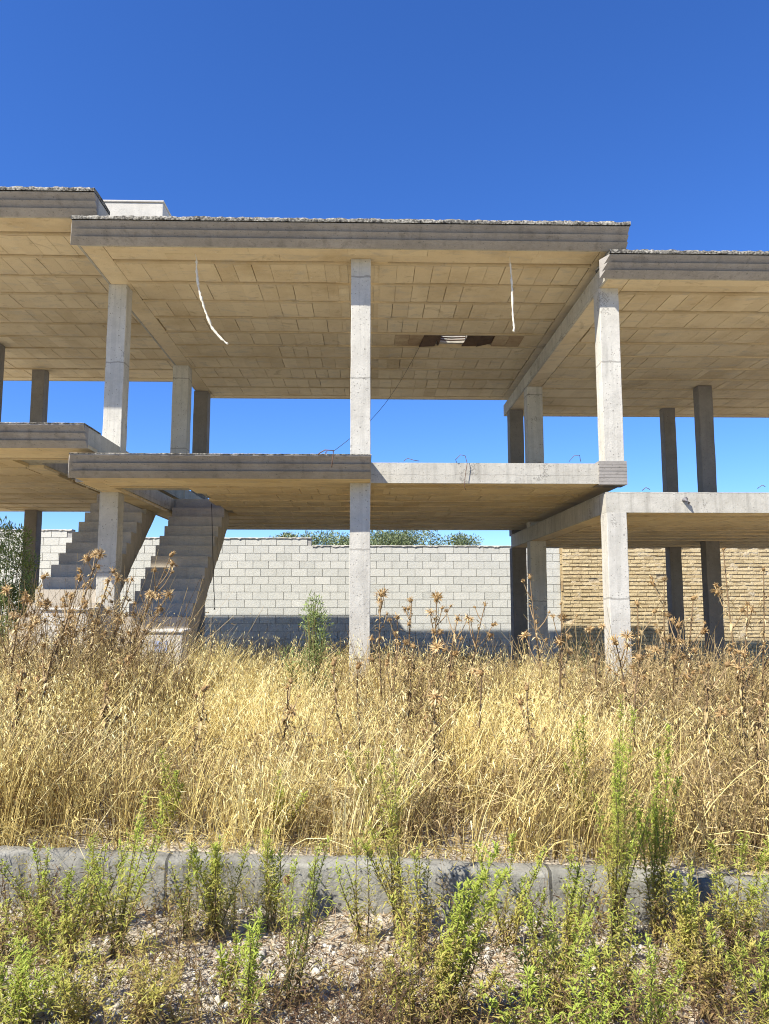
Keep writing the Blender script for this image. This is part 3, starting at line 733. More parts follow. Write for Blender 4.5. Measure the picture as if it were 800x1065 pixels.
# ------------------------------------------------------------------ dry grass
def strips(P0, dirs, L, W, bend, tone, segs=3, g=rng, droop=.25, wtip=.35):
    n = len(P0); side = np.cross(dirs, g.normal(size=(n, 3))); side /= np.linalg.norm(side, axis=1)[:, None] + 1e-9
    V = np.zeros((n, segs + 1, 2, 3)); t = np.linspace(0, 1, segs + 1)
    for k, u in enumerate(t):
        c = P0 + dirs * (L * u)[:, None] + bend * (L * u * u)[:, None]
        c[:, 2] -= droop * L * u ** 3
        w = (W * (1 - (1 - wtip) * u))[:, None] / 2
        V[:, k, 0] = c - side * w; V[:, k, 1] = c + side * w
    base = (np.arange(n) * (segs + 1) * 2)[:, None]
    F = np.concatenate([np.stack([base[:, 0] + 2 * k, base[:, 0] + 2 * k + 1, base[:, 0] + 2 * k + 3, base[:, 0] + 2 * k + 2], 1) for k in range(segs)])
    tip = (V[:, -1, 0] + V[:, -1, 1]) / 2
    return V.reshape(-1, 3), F, np.repeat(tone, (segs + 1) * 2), tip

def merge(parts):
    Vs, Fs, Ts, c = [], [], [], 0
    for V, F, T in parts:
        Vs.append(V); Fs.append(F + c); Ts.append(T); c += len(V)
    return np.concatenate(Vs), [np.concatenate(Fs)], np.concatenate(Ts)

def field(n, y0, y1, g, clump=True, thr=.25, margin=1.2):
    out = []
    while sum(len(o) for o in out) < n:
        m = n
        y = np.sqrt(g.uniform(y0 * y0, y1 * y1, m)); x = g.uniform(-1, 1, m) * (y * .54 + margin)
        if clump:
            d = vnoise(x, y, 1.6) * .55 + vnoise(x + 40, y, 5) * .45
            keep = g.random(m) < np.clip((d - thr) * 2.6, .05, 1)
            x, y = x[keep], y[keep]
        out.append(np.stack([x, y], 1))
    return np.concatenate(out)[:n]

def dry_grass():
    g = np.random.default_rng(3); parts = []
    # tufts, each with its own height, lean and ripeness, and looser stems between them
    nt = 2500; tc = field(nt, 4.6, 10.6, g, True, .33); per = g.integers(8, 26, nt); ti = np.repeat(np.arange(nt), per); m = len(ti)
    tx, ty = tc.T
    th = (.30 + .50 * vnoise(tx + 9, ty, .9) + .18 * np.clip((ty - 5) / 3, 0, 1)) * g.uniform(.65, 1.2, nt)
    tl = np.stack([.34 * (vnoise(tx, ty + 20, .8) - .25), -.1 + .3 * (vnoise(tx + 70, ty, .8) - .5), np.zeros(nt)], 1) + g.normal(size=(nt, 3)) * [.10, .10, 0]
    tt = g.normal(.55, .24, nt) + (vnoise(tx, ty + 90, 1.1) - .5) * .9
    off = g.normal(size=(m, 2)) * .038; n2 = 15000; lo = field(n2, 4.57, 10.6, g, True, .2)
    x = np.concatenate([tx[ti] + off[:, 0], lo[:, 0]]); y = np.concatenate([np.maximum(ty[ti] + off[:, 1], 4.58), lo[:, 1]]); n = len(x)
    hgt = np.concatenate([th[ti], (.24 + .42 * vnoise(lo[:, 0] + 9, lo[:, 1], .9) + .15 * np.clip((lo[:, 1] - 5) / 3, 0, 1))])
    L = hgt * g.uniform(.5, 1.12, n)
    ll = np.stack([.34 * (vnoise(lo[:, 0], lo[:, 1] + 20, .8) - .25), np.full(n2, -.08), np.zeros(n2)], 1)
    lean = np.concatenate([tl[ti] + np.concatenate([off * 3.2, np.zeros((m, 1))], 1), ll]) + [0, 0, 1] + g.normal(size=(n, 3)) * [.15, .15, .02]
    lean /= np.linalg.norm(lean, axis=1)[:, None]
    bend = np.stack([.42 * (vnoise(x, y + 50, .7) - .28), .2 * (vnoise(x + 33, y, .7) - .6), np.zeros(n)], 1) + g.normal(size=(n, 3)) * [.11, .11, 0]
    tone = np.clip(np.concatenate([tt[ti], .5 + (vnoise(lo[:, 0], lo[:, 1] + 90, 1.1) - .5) * .55]) + g.normal(0, .16, n), 0, 1)
    W = g.uniform(.003, .0078, n) * (.8 + .04 * y)
    P0 = np.stack([x, y, gz(x, y) - .01], 1)
    V, F, T, tip = strips(P0, lean, L, W, bend, tone, 4, g, .12); parts.append((V, F, T))
    # oat spikelets near the tips
    k = np.where((g.random(n) < .4) & (L > .3))[0]
    for r in range(4):
        a = g.normal(size=(len(k), 3)) * [.035, .035, .05]; p = tip[k] + a - [0, 0, .03] - bend[k] * (.06 * r)
        d = np.stack([g.normal(.25, .5, len(k)), g.normal(0, .5, len(k)), g.normal(-.9, .4, len(k))], 1); d /= np.linalg.norm(d, axis=1)[:, None]
        V, F, T, _ = strips(p, d, g.uniform(.025, .05, len(k)), g.uniform(.004, .008, len(k)), d * 0, np.clip(tone[k] + g.normal(.12, .15, len(k)), 0, 1), 1, g, 0, .3); parts.append((V, F, T))
    # taller single oats that stand out of the mass
    xy = field(3600, 4.7, 9.8, g, True, .35); x, y = xy.T; n = len(x)
    d = np.stack([g.normal(.2, .28, n), g.normal(-.05, .2, n), np.ones(n)], 1); d /= np.linalg.norm(d, axis=1)[:, None]
    bd = np.stack([g.normal(.15, .12, n), g.normal(0, .1, n), np.zeros(n)], 1); tn = np.clip(g.normal(.6, .2, n), 0, 1)
    V, F, T, tip = strips(np.stack([x, y, gz(x, y)], 1), d, g.uniform(.55, .98, n), g.uniform(.0035, .0065, n), bd, tn, 5, g, .06); parts.append((V, F, T))
    for r in range(6):
        p = tip - (d + bd) * (.028 * r) + g.normal(size=(n, 3)) * [.03, .03, .015]
        q = np.stack([g.normal(.3, .4, n), g.normal(0, .4, n), g.normal(-1, .3, n)], 1); q /= np.linalg.norm(q, axis=1)[:, None]
        V, F, T, _ = strips(p, q, g.uniform(.02, .036, n), g.uniform(.005, .009, n), q * 0, np.clip(tn + .15, 0, 1), 1, g, 0, .3); parts.append((V, F, T))
    # leaning long blades and fallen straw
    xy = field(13000, 4.62, 10.6, g, True, .2); x, y = xy.T; n = len(x)
    d = np.stack([g.normal(.35, .8, n), g.normal(-.1, .8, n), np.abs(g.normal(.45, .4, n))], 1); d /= np.linalg.norm(d, axis=1)[:, None]
    z = gz(x, y) + g.random(n) ** 1.5 * .32
    V, F, T, _ = strips(np.stack([x, y, z], 1), d, g.uniform(.15, .65, n), g.uniform(.0025, .005, n), g.normal(size=(n, 3)) * .12, np.clip(g.normal(.6, .2, n), 0, 1), 3, g, .3); parts.append((V, F, T))
    xy = field(22000, 4.6, 11.5, g, False); x, y = xy.T; n = len(x)
    d = np.stack([g.normal(0, 1, n), g.normal(0, 1, n), np.abs(g.normal(0, .2, n))], 1); d /= np.linalg.norm(d, axis=1)[:, None]
    V, F, T, _ = strips(np.stack([x, y, gz(x, y) + .004 + .05 * g.random(n)], 1), d, g.uniform(.05, .3, n), g.uniform(.003, .007, n), g.normal(size=(n, 3)) * [.3, .3, .0], np.clip(g.normal(.24, .2, n), 0, 1), 2, g, 0); parts.append((V, F, T))
    # straw that hangs over the low wall
    n = 1500; x = g.uniform(-3.2, 3.2, n); y = g.uniform(4.55, 4.72, n); d = np.stack([g.normal(.1, .4, n), g.normal(-.35, .3, n), np.ones(n)], 1); d /= np.linalg.norm(d, axis=1)[:, None]
    keep = g.random(n) < np.clip(vnoise(x, y, 3) * 1.6 - .3, .05, 1); x, y, d = x[keep], y[keep], d[keep]; n = len(x)
    V, F, T, _ = strips(np.stack([x, y, gz(x, y)], 1), d, g.uniform(.12, .42, n), g.uniform(.003, .006, n), np.stack([g.normal(0, .3, n), g.normal(-.3, .25, n), np.zeros(n)], 1), np.clip(g.normal(.5, .2, n), 0, 1), 4, g, .45); parts.append((V, F, T))
    # thinner growth under and behind the houses
    xy = field(9000, 10.6, 19.8, g, True, .35, 2); x, y = xy.T; n = len(x)
    d = np.stack([g.normal(.1, .3, n), g.normal(0, .3, n), np.ones(n)], 1); d /= np.linalg.norm(d, axis=1)[:, None]
    V, F, T, _ = strips(np.stack([x, y, gz(x, y)], 1), d, g.uniform(.2, .6, n), g.uniform(.005, .012, n), g.normal(size=(n, 3)) * [.25, .25, 0], np.clip(g.normal(.3, .2, n), 0, 1), 3, g, .2); parts.append((V, F, T))
    V, F, T = merge(parts)
    tag(np_mesh('dry_grass', V, F, M['grass'], tone=T), 'tall golden dry oat grass filling the plot between the low wall and the houses', 'grass', kind='stuff')
dry_grass()

def undergrowth():
    """dead broken weeds mixed into the grass, one uncountable mass"""
    g = np.random.default_rng(5); parts = []
    def patch(n, cx, cy, sx, sy, h):
        x = g.normal(cx, sx, n); y = np.clip(g.normal(cy, sy, n), 4.62, 10.5); z = gz(x, y) + g.random(n) * h
        d = g.normal(size=(n, 3)); d[:, 2] = d[:, 2] * .6 - .1; d /= np.linalg.norm(d, axis=1)[:, None]
        V, F, T, _ = strips(np.stack([x, y, z], 1), d, g.uniform(.025, .075, n), g.uniform(.004, .012, n), g.normal(size=(n, 3)) * .5, np.clip(g.normal(.38, .25, n), 0, 1), 2, g, .1, .2); parts.append((V, F, T))
        m = n // 5; x = g.normal(cx, sx, m); y = np.clip(g.normal(cy, sy, m), 4.62, 10.5); d = g.normal(size=(m, 3)) * [.35, .35, .1] + [.05, 0, 1]; d /= np.linalg.norm(d, axis=1)[:, None]
        V, F, T, _ = strips(np.stack([x, y, gz(x, y)], 1), d, g.uniform(.4, 1.0, m) * h * 1.35, g.uniform(.006, .012, m), g.normal(size=(m, 3)) * .12, np.clip(g.normal(.25, .18, m), 0, 1), 3, g, .05); parts.append((V, F, T))
    for (px, D, n, sx, sy, h) in [(80, 7.9, 5200, .50, .35, 1.15), (118, 7.4, 2000, .30, .3, .8), (30, 7.0, 1600, .4, .4, .8), (400, 8.2, 1500, .6, .3, .75), (500, 8.3, 1500, .7, .3, .75), (700, 8.2, 3200, .7, .35, 1.0), (780, 7.6, 2800, .4, .35, 1.0), (680, 7.0, 1300, .4, .3, .95), (440, 7.9, 1600, .4, .3, .85), (560, 8.0, 1300, .3, .3, .85), (650, 6.6, 1800, .4, .4, .8), (95, 7.4, 1800, .55, .5, .75), (60, 6.2, 1400, .4, .4, .5), (430, 7.6, 1500, .5, .5, .6), (410, 5.4, 1500, .22, .25, .45), (380, 4.9, 900, .25, .15, .35), (545, 8.3, 1100, .4, .5, .6), (690, 7.2, 1400, .55, .5, .8), (770, 6.0, 1200, .4, .5, .65), (740, 5.0, 1500, .25, .3, .5), (700, 8.6, 1500, .7, .5, .6), (240, 8.8, 900, .4, .4, .55), (500, 5.2, 900, .4, .3, .35), (280, 4.9, 500, .3, .2, .3), (300, 5.6, 900, .2, .2, .5), (200, 5.2, 900, .3, .2, .4), (110, 5.3, 900, .3, .2, .45), (20, 5.4, 900, .25, .25, .5), (560, 5.4, 1100, .25, .25, .5), (640, 5.2, 1400, .3, .25, .5), (790, 5.1, 1500, .25, .3, .55), (430, 6.3, 1100, .2, .25, .55)]:
        c = at(px, 700, D); patch(n, c.x, D, sx, sy, h)
    V, F, T = merge(parts)
    tag(np_mesh('dead_weeds', V, F, M['thistle_leaf'], tone=T), 'tangle of dead brown weed stalks and leaves among the dry grass', 'dead weeds', kind='stuff')
undergrowth()

# ------------------------------------------------------------------ thistles
def head_mesh(seed):
    g = random.Random(seed); mb = MB(); nb = [46, 30, 58, 22, 40, 14][seed]; lo, hi = [(-.5, 1.25), (.3, 1.4), (-.7, .9), (-.9, .6), (.6, 1.5), (-1.1, 1.2)][seed]; ls = [1, .85, 1.1, .9, .7, .8][seed] 
    # core cup
    rings = [(.000, -.022), (.012, -.018), (.018, -.004), (.015, .010), (.006, .016)]; vs = []; fs = []; S = 9
    for r, z in rings:
        for k in range(S): a = 6.283 * k / S; vs.append((r * math.cos(a), r * math.sin(a), z))
    for i in range(len(rings) - 1):
        for k in range(S): fs.append((i * S + k, i * S + (k + 1) % S, (i + 1) * S + (k + 1) % S, (i + 1) * S + k))
    mb.add(vs, fs, .25)
    for k in range(nb):
        a = g.uniform(0, 6.283); el = g.uniform(lo, hi); d = Vector((math.cos(a) * math.cos(el), math.sin(a) * math.cos(el), math.sin(el)))
        mb.leaf(d * .010, d, (0, 0, 1), g.uniform(.030, .064) * ls, g.uniform(.006, .012), max(0, min(1, g.gauss(.6, .22))), g.uniform(-.1, .25))
    o = mb.build('flower_head', M['thistle_head']); me = o.data; bpy.data.objects.remove(o); return me
HEADS = [head_mesh(i) for i in range(6)]

def thistle(label, px, py, D, seed, lean=.1, heads=5, leaves=40, name='dry_thistle', hs=1.0):
    g = random.Random(seed); top = at(px, py, D); bx = top.x - lean * g.uniform(.8, 1.2); by = D + g.uniform(-.05, .05); gv = gz1(bx, by)
    H = top.z - gv; t = thing(name, label, 'thistle', (bx, by, gv), 'dry thistles standing in the grass')
    st = MB(); lf = MB(); tips = []
    T = Vector((top.x - bx, g.uniform(-.05, .05), H))
    def pt(u): return Vector((T.x * u ** 1.6, T.y * u, H * u)) + Vector((math.sin(u * 7 + seed) * .012, math.cos(u * 6 + seed) * .012, 0))
    N = 9; pts = [pt(k / (N - 1)) for k in range(N)]; pts[0].z = -.03
    st.tube(pts, [.0115 - .0070 * k / (N - 1) for k in range(N)], 6, .3 if D > 6.8 else .12); tips.append((pts[-1], (pts[-1] - pts[-2]).normalized(), 1.0))
    for b in range(heads - 1):
        u = g.uniform(.42, .9); p = pt(u); a = g.uniform(0, 6.283); L = g.uniform(.14, .34) * (1.25 - u * .5) * min(1, H); d = Vector((math.cos(a) * .6 + .15, math.sin(a) * .6, .75)).normalized()
        q = p + d * L * .55; e = q + (d + Vector((0, 0, .55))).normalized() * L * .5
        st.tube([p, p.lerp(q, .5) - Vector((0, 0, .008)), q, e], [.006, .0052, .0045, .0036], 5, .55); tips.append((e, (e - q).normalized(), g.uniform(.65, 1.0)))
    for k in range(int(leaves * 1.7)):
        u = g.uniform(.04, .92) ** .9; p = pt(u); a = g.uniform(0, 6.283)
        d = Vector((math.cos(a), math.sin(a), g.uniform(-.9, .7))); lf.leaf(p, d, (0, 0, 1), g.uniform(.05, .15) * (1.1 - .5 * u), g.uniform(.010, .028), max(0, min(1, g.gauss(.5 if D > 6.8 else .3, .25))), g.uniform(0, .5))
    st.build('stem', M['thistle_stem'], t)
    if leaves: lf.build('dead_leaves', M['thistle_leaf'], t)
    for (e, d, s) in tips:
        h = bpy.data.objects.new('flower_head', g.choice(HEADS)); link(h, t); h.location = e
        q = Vector((0, 0, 1)).rotation_difference((d + Vector((g.uniform(-.8, .8), g.uniform(-.8, .8), g.uniform(-.7, .2)))).normalized()); h.rotation_mode = 'QUATERNION'; h.rotation_quaternion = q
        k = s * hs * g.uniform(.65, 1.4); h.scale = (k, k, k)
TH = [
 ('dry thistle at the left edge leaning over the leafy shrub', 24, 628, 7.0, .12, 5, 46),
 ('brown thistle with clustered heads in front of the left service box', 40, 634, 7.4, .20, 6, 50),
 ('leaning thistle crossing the far left back column', 45, 604, 7.9, .25, 5, 44),
 ('bushy brown thistle low between the left service box and left column', 72, 640, 7.2, .22, 6, 56),
 ('dry thistle whose top heads cross the left-hand stair', 82, 606, 7.8, .26, 6, 48),
 ('tallest dry thistle of the left clump, its head before the left column', 105, 580, 7.6, .33, 6, 52),
 ('dense rust-brown thistle covering the foot of the left column', 118, 598, 7.3, .28, 7, 60),
 ('dry thistle with heads at the right side of the left column', 134, 606, 7.7, .25, 6, 48),
 ('thin thistle before the gap between the two stairs', 150, 622, 7.9, .22, 5, 36),
 ('long arching thistle with heads before the right-hand stair treads', 178, 581, 7.8, .55, 4, 26),
 ('thin arching thistle above the service box with the blue sticker', 176, 622, 7.4, .48, 4, 28),
 ('squat leafy thistle under the left clump, down in the grass', 60, 690, 6.4, .15, 4, 60),
 ('broad dead thistle below the service box with the blue sticker', 132, 690, 6.9, .2, 4, 44),
 ('tall dry thistle close to the right side of the central column', 396, 630, 7.6, .0, 4, 24),
 ('dry thistle with one flat head second from the central column', 427, 636, 7.9, .03, 3, 20),
 ('dry thistle with two heads third from the central column', 453, 634, 7.8, .05, 5, 30),
 ('short brown thistle in the shade right of the central column', 414, 654, 7.3, .05, 5, 40),
 ('leaning thistle with a bent stem before the shaded block wall foot', 505, 641, 7.9, .30, 4, 22),
 ('grassy dry thistle left of the two middle back columns', 476, 655, 7.6, .15, 4, 30),
 ('tall dry thistle in front of the pair of middle back columns', 551, 612, 7.8, -.10, 4, 24),
 ('single-stemmed thistle where the block wall meets the brick wall', 583, 640, 7.6, -.02, 3, 26),
 ('small dry thistle before the left edge of the right column', 612, 668, 7.2, -.15, 4, 34),
 ('dark stemmed thistle crossing the foot of the right column', 640, 690, 6.2, -.12, 4, 26),
 ('straggly thistle just right of the right column', 662, 640, 7.4, .05, 5, 40),
 ('dry thistle before the thinner right back column', 691, 615, 7.7, .06, 5, 36),
 ('dry thistle with heads between the two right back columns', 722, 634, 7.4, .12, 5, 40),
 ('tall curved thistle with twin heads before the ochre brick wall', 752, 583, 7.5, -.1, 3, 20),
 ('broad leafy thistle at the foot of the right back columns', 706, 662, 6.9, .12, 6, 60),
 ('dry thistle near the right edge before the brick wall', 776, 640, 7.1, .1, 5, 46),
 ('dead thistle cut by the right edge of the view', 795, 604, 7.4, .08, 5, 40),
 ('low dead thistle with crumpled leaves at the right edge', 770, 700, 5.9, .05, 5, 64),
 ('upright thistle with a single pale head in the grass below the central column', 373, 715, 6.3, .0, 1, 26),
 ('upright brown-headed thistle in the grass left of the one with a pale head', 345, 722, 6.2, -.12, 2, 22),
 ('dark thin thistle in the middle of the right grass field', 500, 722, 6.0, .0, 2, 28),
 ('dark stalked thistle below the pair of middle back columns', 582, 690, 6.4, .02, 3, 36),
 ('brown thistle in the near grass far below the small pointed shrub', 300, 738, 5.8, .05, 4, 50),
 ('crumpled brown thistle in the grass between the pale-headed one and the middle back columns', 432, 694, 6.2, .1, 5, 64),
 ('short dead thistle just above the weed with brown stems at the wall middle', 455, 748, 5.4, .06, 4, 56),
 ('slender brown thistle left of the tallest green weed, in the near grass', 548, 738, 5.6, -.05, 3, 40),
 ('dead thistle in the near grass at right, past the tallest green weed', 738, 716, 5.5, .05, 5, 64),
 ('stunted dead thistle in the near grass close to the right edge', 784, 752, 5.2, .03, 4, 60),
 ('thin dead thistle in the near grass below the service box with the blue sticker', 214, 738, 5.8, .08, 3, 36),
 ('leafy dead thistle in the near grass above the tall left weed', 112, 738, 5.8, .06, 4, 60),
 ('dead thistle in the near grass at the left edge', 26, 724, 5.9, .08, 5, 60),
 ('branched dead thistle rising behind the tallest green weed', 668, 706, 5.6, .12, 5, 44),
]
for i, (lb, px, py, D, ln, hd, lv) in enumerate(TH): thistle(lb, px, py - (22 if D < 6.8 else 12 if px > 380 else 4), D, 100 + i, ln, hd + (3 if D > 6.8 and hd > 2 else 0), int(lv * 1.6))

# ------------------------------------------------------------------ green sticky weeds
def weed(label, px0, D, px1, py1, n, seed, spread=.12, tone=(.3, .75), L=(.026, .066), W=(.006, .013), dens=84, low=0.1, vary=.35, lean_y=0.0):
    g = random.Random(seed); b = at(px0, 1000, D); gv = gz1(b.x, D); top = at(px1, py1, D + lean_y); t = thing('green_weed', label, 'weed', (b.x, D, gv), 'green sticky weeds along the low wall')
    ks, kw, dens = g.uniform(.8, 1.45), g.uniform(.75, 1.25), dens * g.uniform(.7, 1.15); L = (L[0] * ks, L[1] * ks); W = (W[0] * kw, W[1] * kw); twig = g.uniform(.08, .3)
    for s in range(n):
        f = 1.0 if s == 0 else g.uniform(1 - vary - .2, .97)
        bx = Vector((g.uniform(-.03, .03), g.uniform(-.03, .03), -.02)); e = Vector((top.x - b.x, lean_y, top.z - gv)) * f + (Vector((0, 0, 0)) if s == 0 else Vector((g.uniform(-spread, spread), g.uniform(-spread, spread) * .8, 0)))
        P = []; ph = g.uniform(0, 6)
        for k in range(9):
            u = k / 8; P.append(bx.lerp(e, u) + Vector((math.sin(u * 4 + ph) * .012, math.cos(u * 3.3 + ph) * .012, 0)) - Vector(((e.x - bx.x) * .25 * (u - u * u), 0, 0)))
        mb = MB(); mb.tube(P, [.0042 - .0028 * k / 8 for k in range(9)], 5, .3); st = mb.build('stem', M['weed_stem'], t)
        lf = MB(); H = (e - bx).length; m = int(dens * H / .5); a = g.uniform(0, 6)
        def pos(u):
            k = min(7, int(u * 8)); return P[k].lerp(P[k + 1], u * 8 - k)
        tw = []
        for k in range(m):
            u = low + (1 - low) * (k / m) ** .85; a += 2.4 + g.uniform(-.3, .3); p = pos(u)
            if u > .2 and g.random() < twig:       # short side twigs carry more leaves
                q = p + Vector((math.cos(a) * .6, math.sin(a) * .6, .9)).normalized() * g.uniform(.05, .14) * (1.25 - u)
                for j in range(6):
                    c = p.lerp(q, (j + 1) / 6); a2 = g.uniform(0, 6.283); lf.leaf(c, (math.cos(a2) * .8, math.sin(a2) * .8, .7), (0, 0, 1), g.uniform(*L) * .6, g.uniform(*W) * .8, max(0, min(1, tone[0] + (tone[1] - tone[0]) * min(1, u * 1.15) + g.gauss(0, .08))), .1)
            tv = tone[0] + (tone[1] - tone[0]) * min(1, u * 1.15) + g.gauss(0, .11)
            l = g.uniform(*L) * (1.15 - .55 * u)
            lf.leaf(p, (math.cos(a), math.sin(a), g.uniform(-.1, 1.0) if u > .25 else g.uniform(-.9, .4)), (0, 0, 1), l, g.uniform(*W), max(0, min(1, tv)), g.uniform(0, .35))
        lf.build('leaves', M['weed_leaf'], st)

WD = [
 # label, base px, D, top px, top py, stems, spread, tone
 ('tall yellow-green weed rising highest over the left part of the low wall', 122, 3.85, 150, 824, 7, .12, (.22, .85)),
 ('slender green weed left of the tall one, against the low wall', 66, 3.75, 77, 902, 4, .10, (.28, .75)),
 ('bright green bushy weed in the bottom left corner', 22, 3.25, 34, 990, 6, .16, (.45, .95)),
 ('grey-green weed at the left edge below the low wall', 0, 3.8, 6, 940, 4, .12, (.3, .7)),
 ('yellowing leafy weed below the tall left weed', 92, 3.3, 100, 985, 5, .16, (.18, .55)),
 ('thin grey-green weed standing alone before the low wall at left', 196, 4.0, 196, 886, 2, .06, (.3, .7)),
 ('brown and yellow withered weed under the tall left weed', 150, 3.35, 152, 975, 6, .14, (.05, .38)),
 ('spiky fresh green weed at the bottom between left and middle', 262, 3.35, 266, 952, 3, .06, (.6, .95)),
 ('thin bright weed shoot at the bottom edge left of the middle', 238, 3.5, 246, 972, 2, .05, (.5, .9)),
 ('long weed leaning right from the bottom edge to the low wall, left of the middle', 303, 3.45, 340, 872, 3, .07, (.4, .85)),
 ('dark green weed with upright tip crossing the low wall below the central column', 374, 4.05, 369, 876, 3, .06, (.2, .8)),
 ('brownish tall weed right of the dark green one, tip above the low wall', 418, 4.15, 407, 782, 5, .10, (.12, .66)),
 ('upright weed with yellow tips just right of the wall middle', 436, 3.9, 432, 878, 4, .08, (.15, .62)),
 ('large weed leaning far right, from the bottom middle up to the low wall', 452, 3.4, 519, 885, 5, .10, (.3, .85)),
 ('withered brown weed at the bottom middle', 385, 3.4, 392, 960, 6, .16, (.02, .36)),
 ('short brown-leaved weed below the large leaning one', 470, 3.3, 478, 975, 5, .12, (.08, .45)),
 ('slim green weed between the large leaning weed and the tallest weed', 556, 3.9, 548, 924, 3, .07, (.35, .85)),
 ('yellow-green weed with a broad leaf at left of the tallest weed', 588, 3.85, 596, 885, 5, .11, (.25, .75)),
 ('tallest green weed of all, reaching far above the low wall at right', 640, 4.1, 648, 724, 8, .13, (.18, .86)),
 ('green weed close right of the tallest one, tips in the grass', 690, 4.15, 695, 758, 4, .12, (.2, .85)),
 ('fresh green clump at the bottom edge below the tallest weed', 606, 3.25, 612, 998, 5, .13, (.6, 1.0)),
 ('fresh green feathery clump at the bottom edge right of the other fresh clump', 668, 3.22, 674, 978, 4, .10, (.55, 1.0)),
 ('bright green clump at the bottom edge before the gravel, left of both fresh clumps', 550, 3.2, 552, 1010, 4, .12, (.5, .95)),
 ('thin bare weed leaning right across the gravel at right', 700, 3.9, 738, 935, 2, .08, (.1, .5)),
 ('dry brown weed standing in the gravel near the right edge', 735, 3.5, 742, 965, 5, .14, (.05, .4)),
 ('green weed in the bottom right corner', 788, 3.35, 792, 972, 5, .12, (.3, .8)),
 ('brown weed behind the low wall with green tips, right of the wall middle', 392, 4.85, 400, 772, 5, .16, (.06, .7)),
 ('pale green weed behind the low wall left of the middle', 286, 4.8, 288, 806, 3, .10, (.2, .7)),
 ('thin green weed behind the low wall above the tall left weed', 168, 4.75, 166, 778, 3, .10, (.3, .8)),
 ('wispy weed between the slender and the tall left weeds, tips at the wall top', 100, 4.1, 96, 872, 4, .10, (.2, .75)),
 ('wispy weed right of the thin grey-green one, before the low wall', 224, 4.0, 230, 872, 4, .10, (.2, .7)),
 ('thin weed close beside the round seed head', 282, 4.15, 277, 866, 3, .08, (.25, .75)),
 ('loose weed filling the gap just right of the large leaning weed', 526, 4.1, 532, 868, 4, .10, (.25, .8)),
 ('feathery weed below the yellow-green one with a broad leaf', 572, 3.5, 580, 945, 5, .12, (.35, .85)),
 ('wispy weed before the low wall near the right edge', 765, 4.0, 772, 866, 4, .10, (.2, .7)),
 ('grey-green weed beside the thin bare leaning one', 720, 3.7, 714, 900, 4, .10, (.15, .65)),
 ('pale weed near the left edge reaching the wall top', 42, 4.05, 34, 880, 4, .10, (.25, .8)),
 ('dusty weed standing between the two fresh clumps', 640, 3.5, 636, 930, 5, .12, (.2, .7)),
 ('yellow weed in the bottom middle beside the large leaning one', 430, 3.25, 424, 968, 5, .12, (.15, .55)),
 ('faint green weed in the grass near the leaning thistle', 612, 4.9, 608, 745, 2, .08, (.25, .75)),
]
for i, (lb, px0, D, px1, py1, n, sp, tn) in enumerate(WD): weed(lb, px0, D, px1, py1, n + 2 + n // 4, 300 + i, sp * 1.75, tn)

# lone round seed head before the low wall
p = at(299, 915, 3.9); gv = gz1(p.x, 3.9); t = thing('seed_head_plant', 'single round brown seed head on a bare stalk before the low wall', 'dead flower', (p.x, 3.9, gv))
mb = MB(); mb.tube([(.01, 0, -.02), (.004, 0, (p.z - gv) * .5), (0, 0, p.z - gv)], [.003, .0025, .002], 5); mb.build('stem', M['thistle_stem'], t)
mb = MB()
for k in range(90):
    z = 1 - 2 * (k + .5) / 90; a = k * 2.4; rr = math.sqrt(1 - z * z); mb.leaf(Vector((rr * math.cos(a), rr * math.sin(a), z)) * .006, (rr * math.cos(a), rr * math.sin(a), z), (0, 0, 1), .021, .007, random.uniform(.1, .4), 0)
mb.build('seed_head', M['thistle_head'], t, loc=(0, 0, p.z - gv))

# ------------------------------------------------------------------ gravel, litter
def gravel():
    import bmesh
    bm = bmesh.new(); bmesh.ops.create_icosphere(bm, subdivisions=2, radius=1.0); v0 = np.array([v.co[:] for v in bm.verts]); f0 = np.array([[v.index for v in f.verts] for f in bm.faces]); bm.free()
    g = np.random.default_rng(9); n = 13000; y = g.uniform(2.6, 4.39, n); x = g.uniform(-1, 1, n) * (y * .54 + .7)
    keep = g.random(n) < np.clip(.2 + 1.9 * (vnoise(x, y, 2.2) - .3), .15, 1); x, y = x[keep], y[keep]; n = len(x)
    r = .0045 + .019 * g.random(n) ** 3.4; V = np.zeros((n, len(v0), 3)); T = np.clip(g.normal(.62, .22, n), 0, 1)
    for i in range(n):
        d = g.normal(size=(5, 3)); q = v0.copy()
        for k in range(5):
            c = d[k] / np.linalg.norm(d[k]); h = q @ c; lim = g.uniform(.45, .85); q -= np.clip(h - lim, 0, None)[:, None] * c
        q = q * g.uniform(.7, 1.25, 3) * r[i]; a = g.uniform(0, 6.28); ca, sa = math.cos(a), math.sin(a); q[:, :2] = q[:, :2] @ np.array([[ca, -sa], [sa, ca]])
        V[i] = q
    z = gz(x, y) + r * .3; V += np.stack([x, y, z], 1)[:, None, :]
    F = (f0[None] + (np.arange(n) * len(v0))[:, None, None]).reshape(-1, 3)
    tag(np_mesh('gravel', V.reshape(-1, 3), [F], M['stone'], tone=T.repeat(len(v0)), smooth=False), 'loose pale gravel on the verge below the low wall', 'gravel', kind='stuff')
gravel()

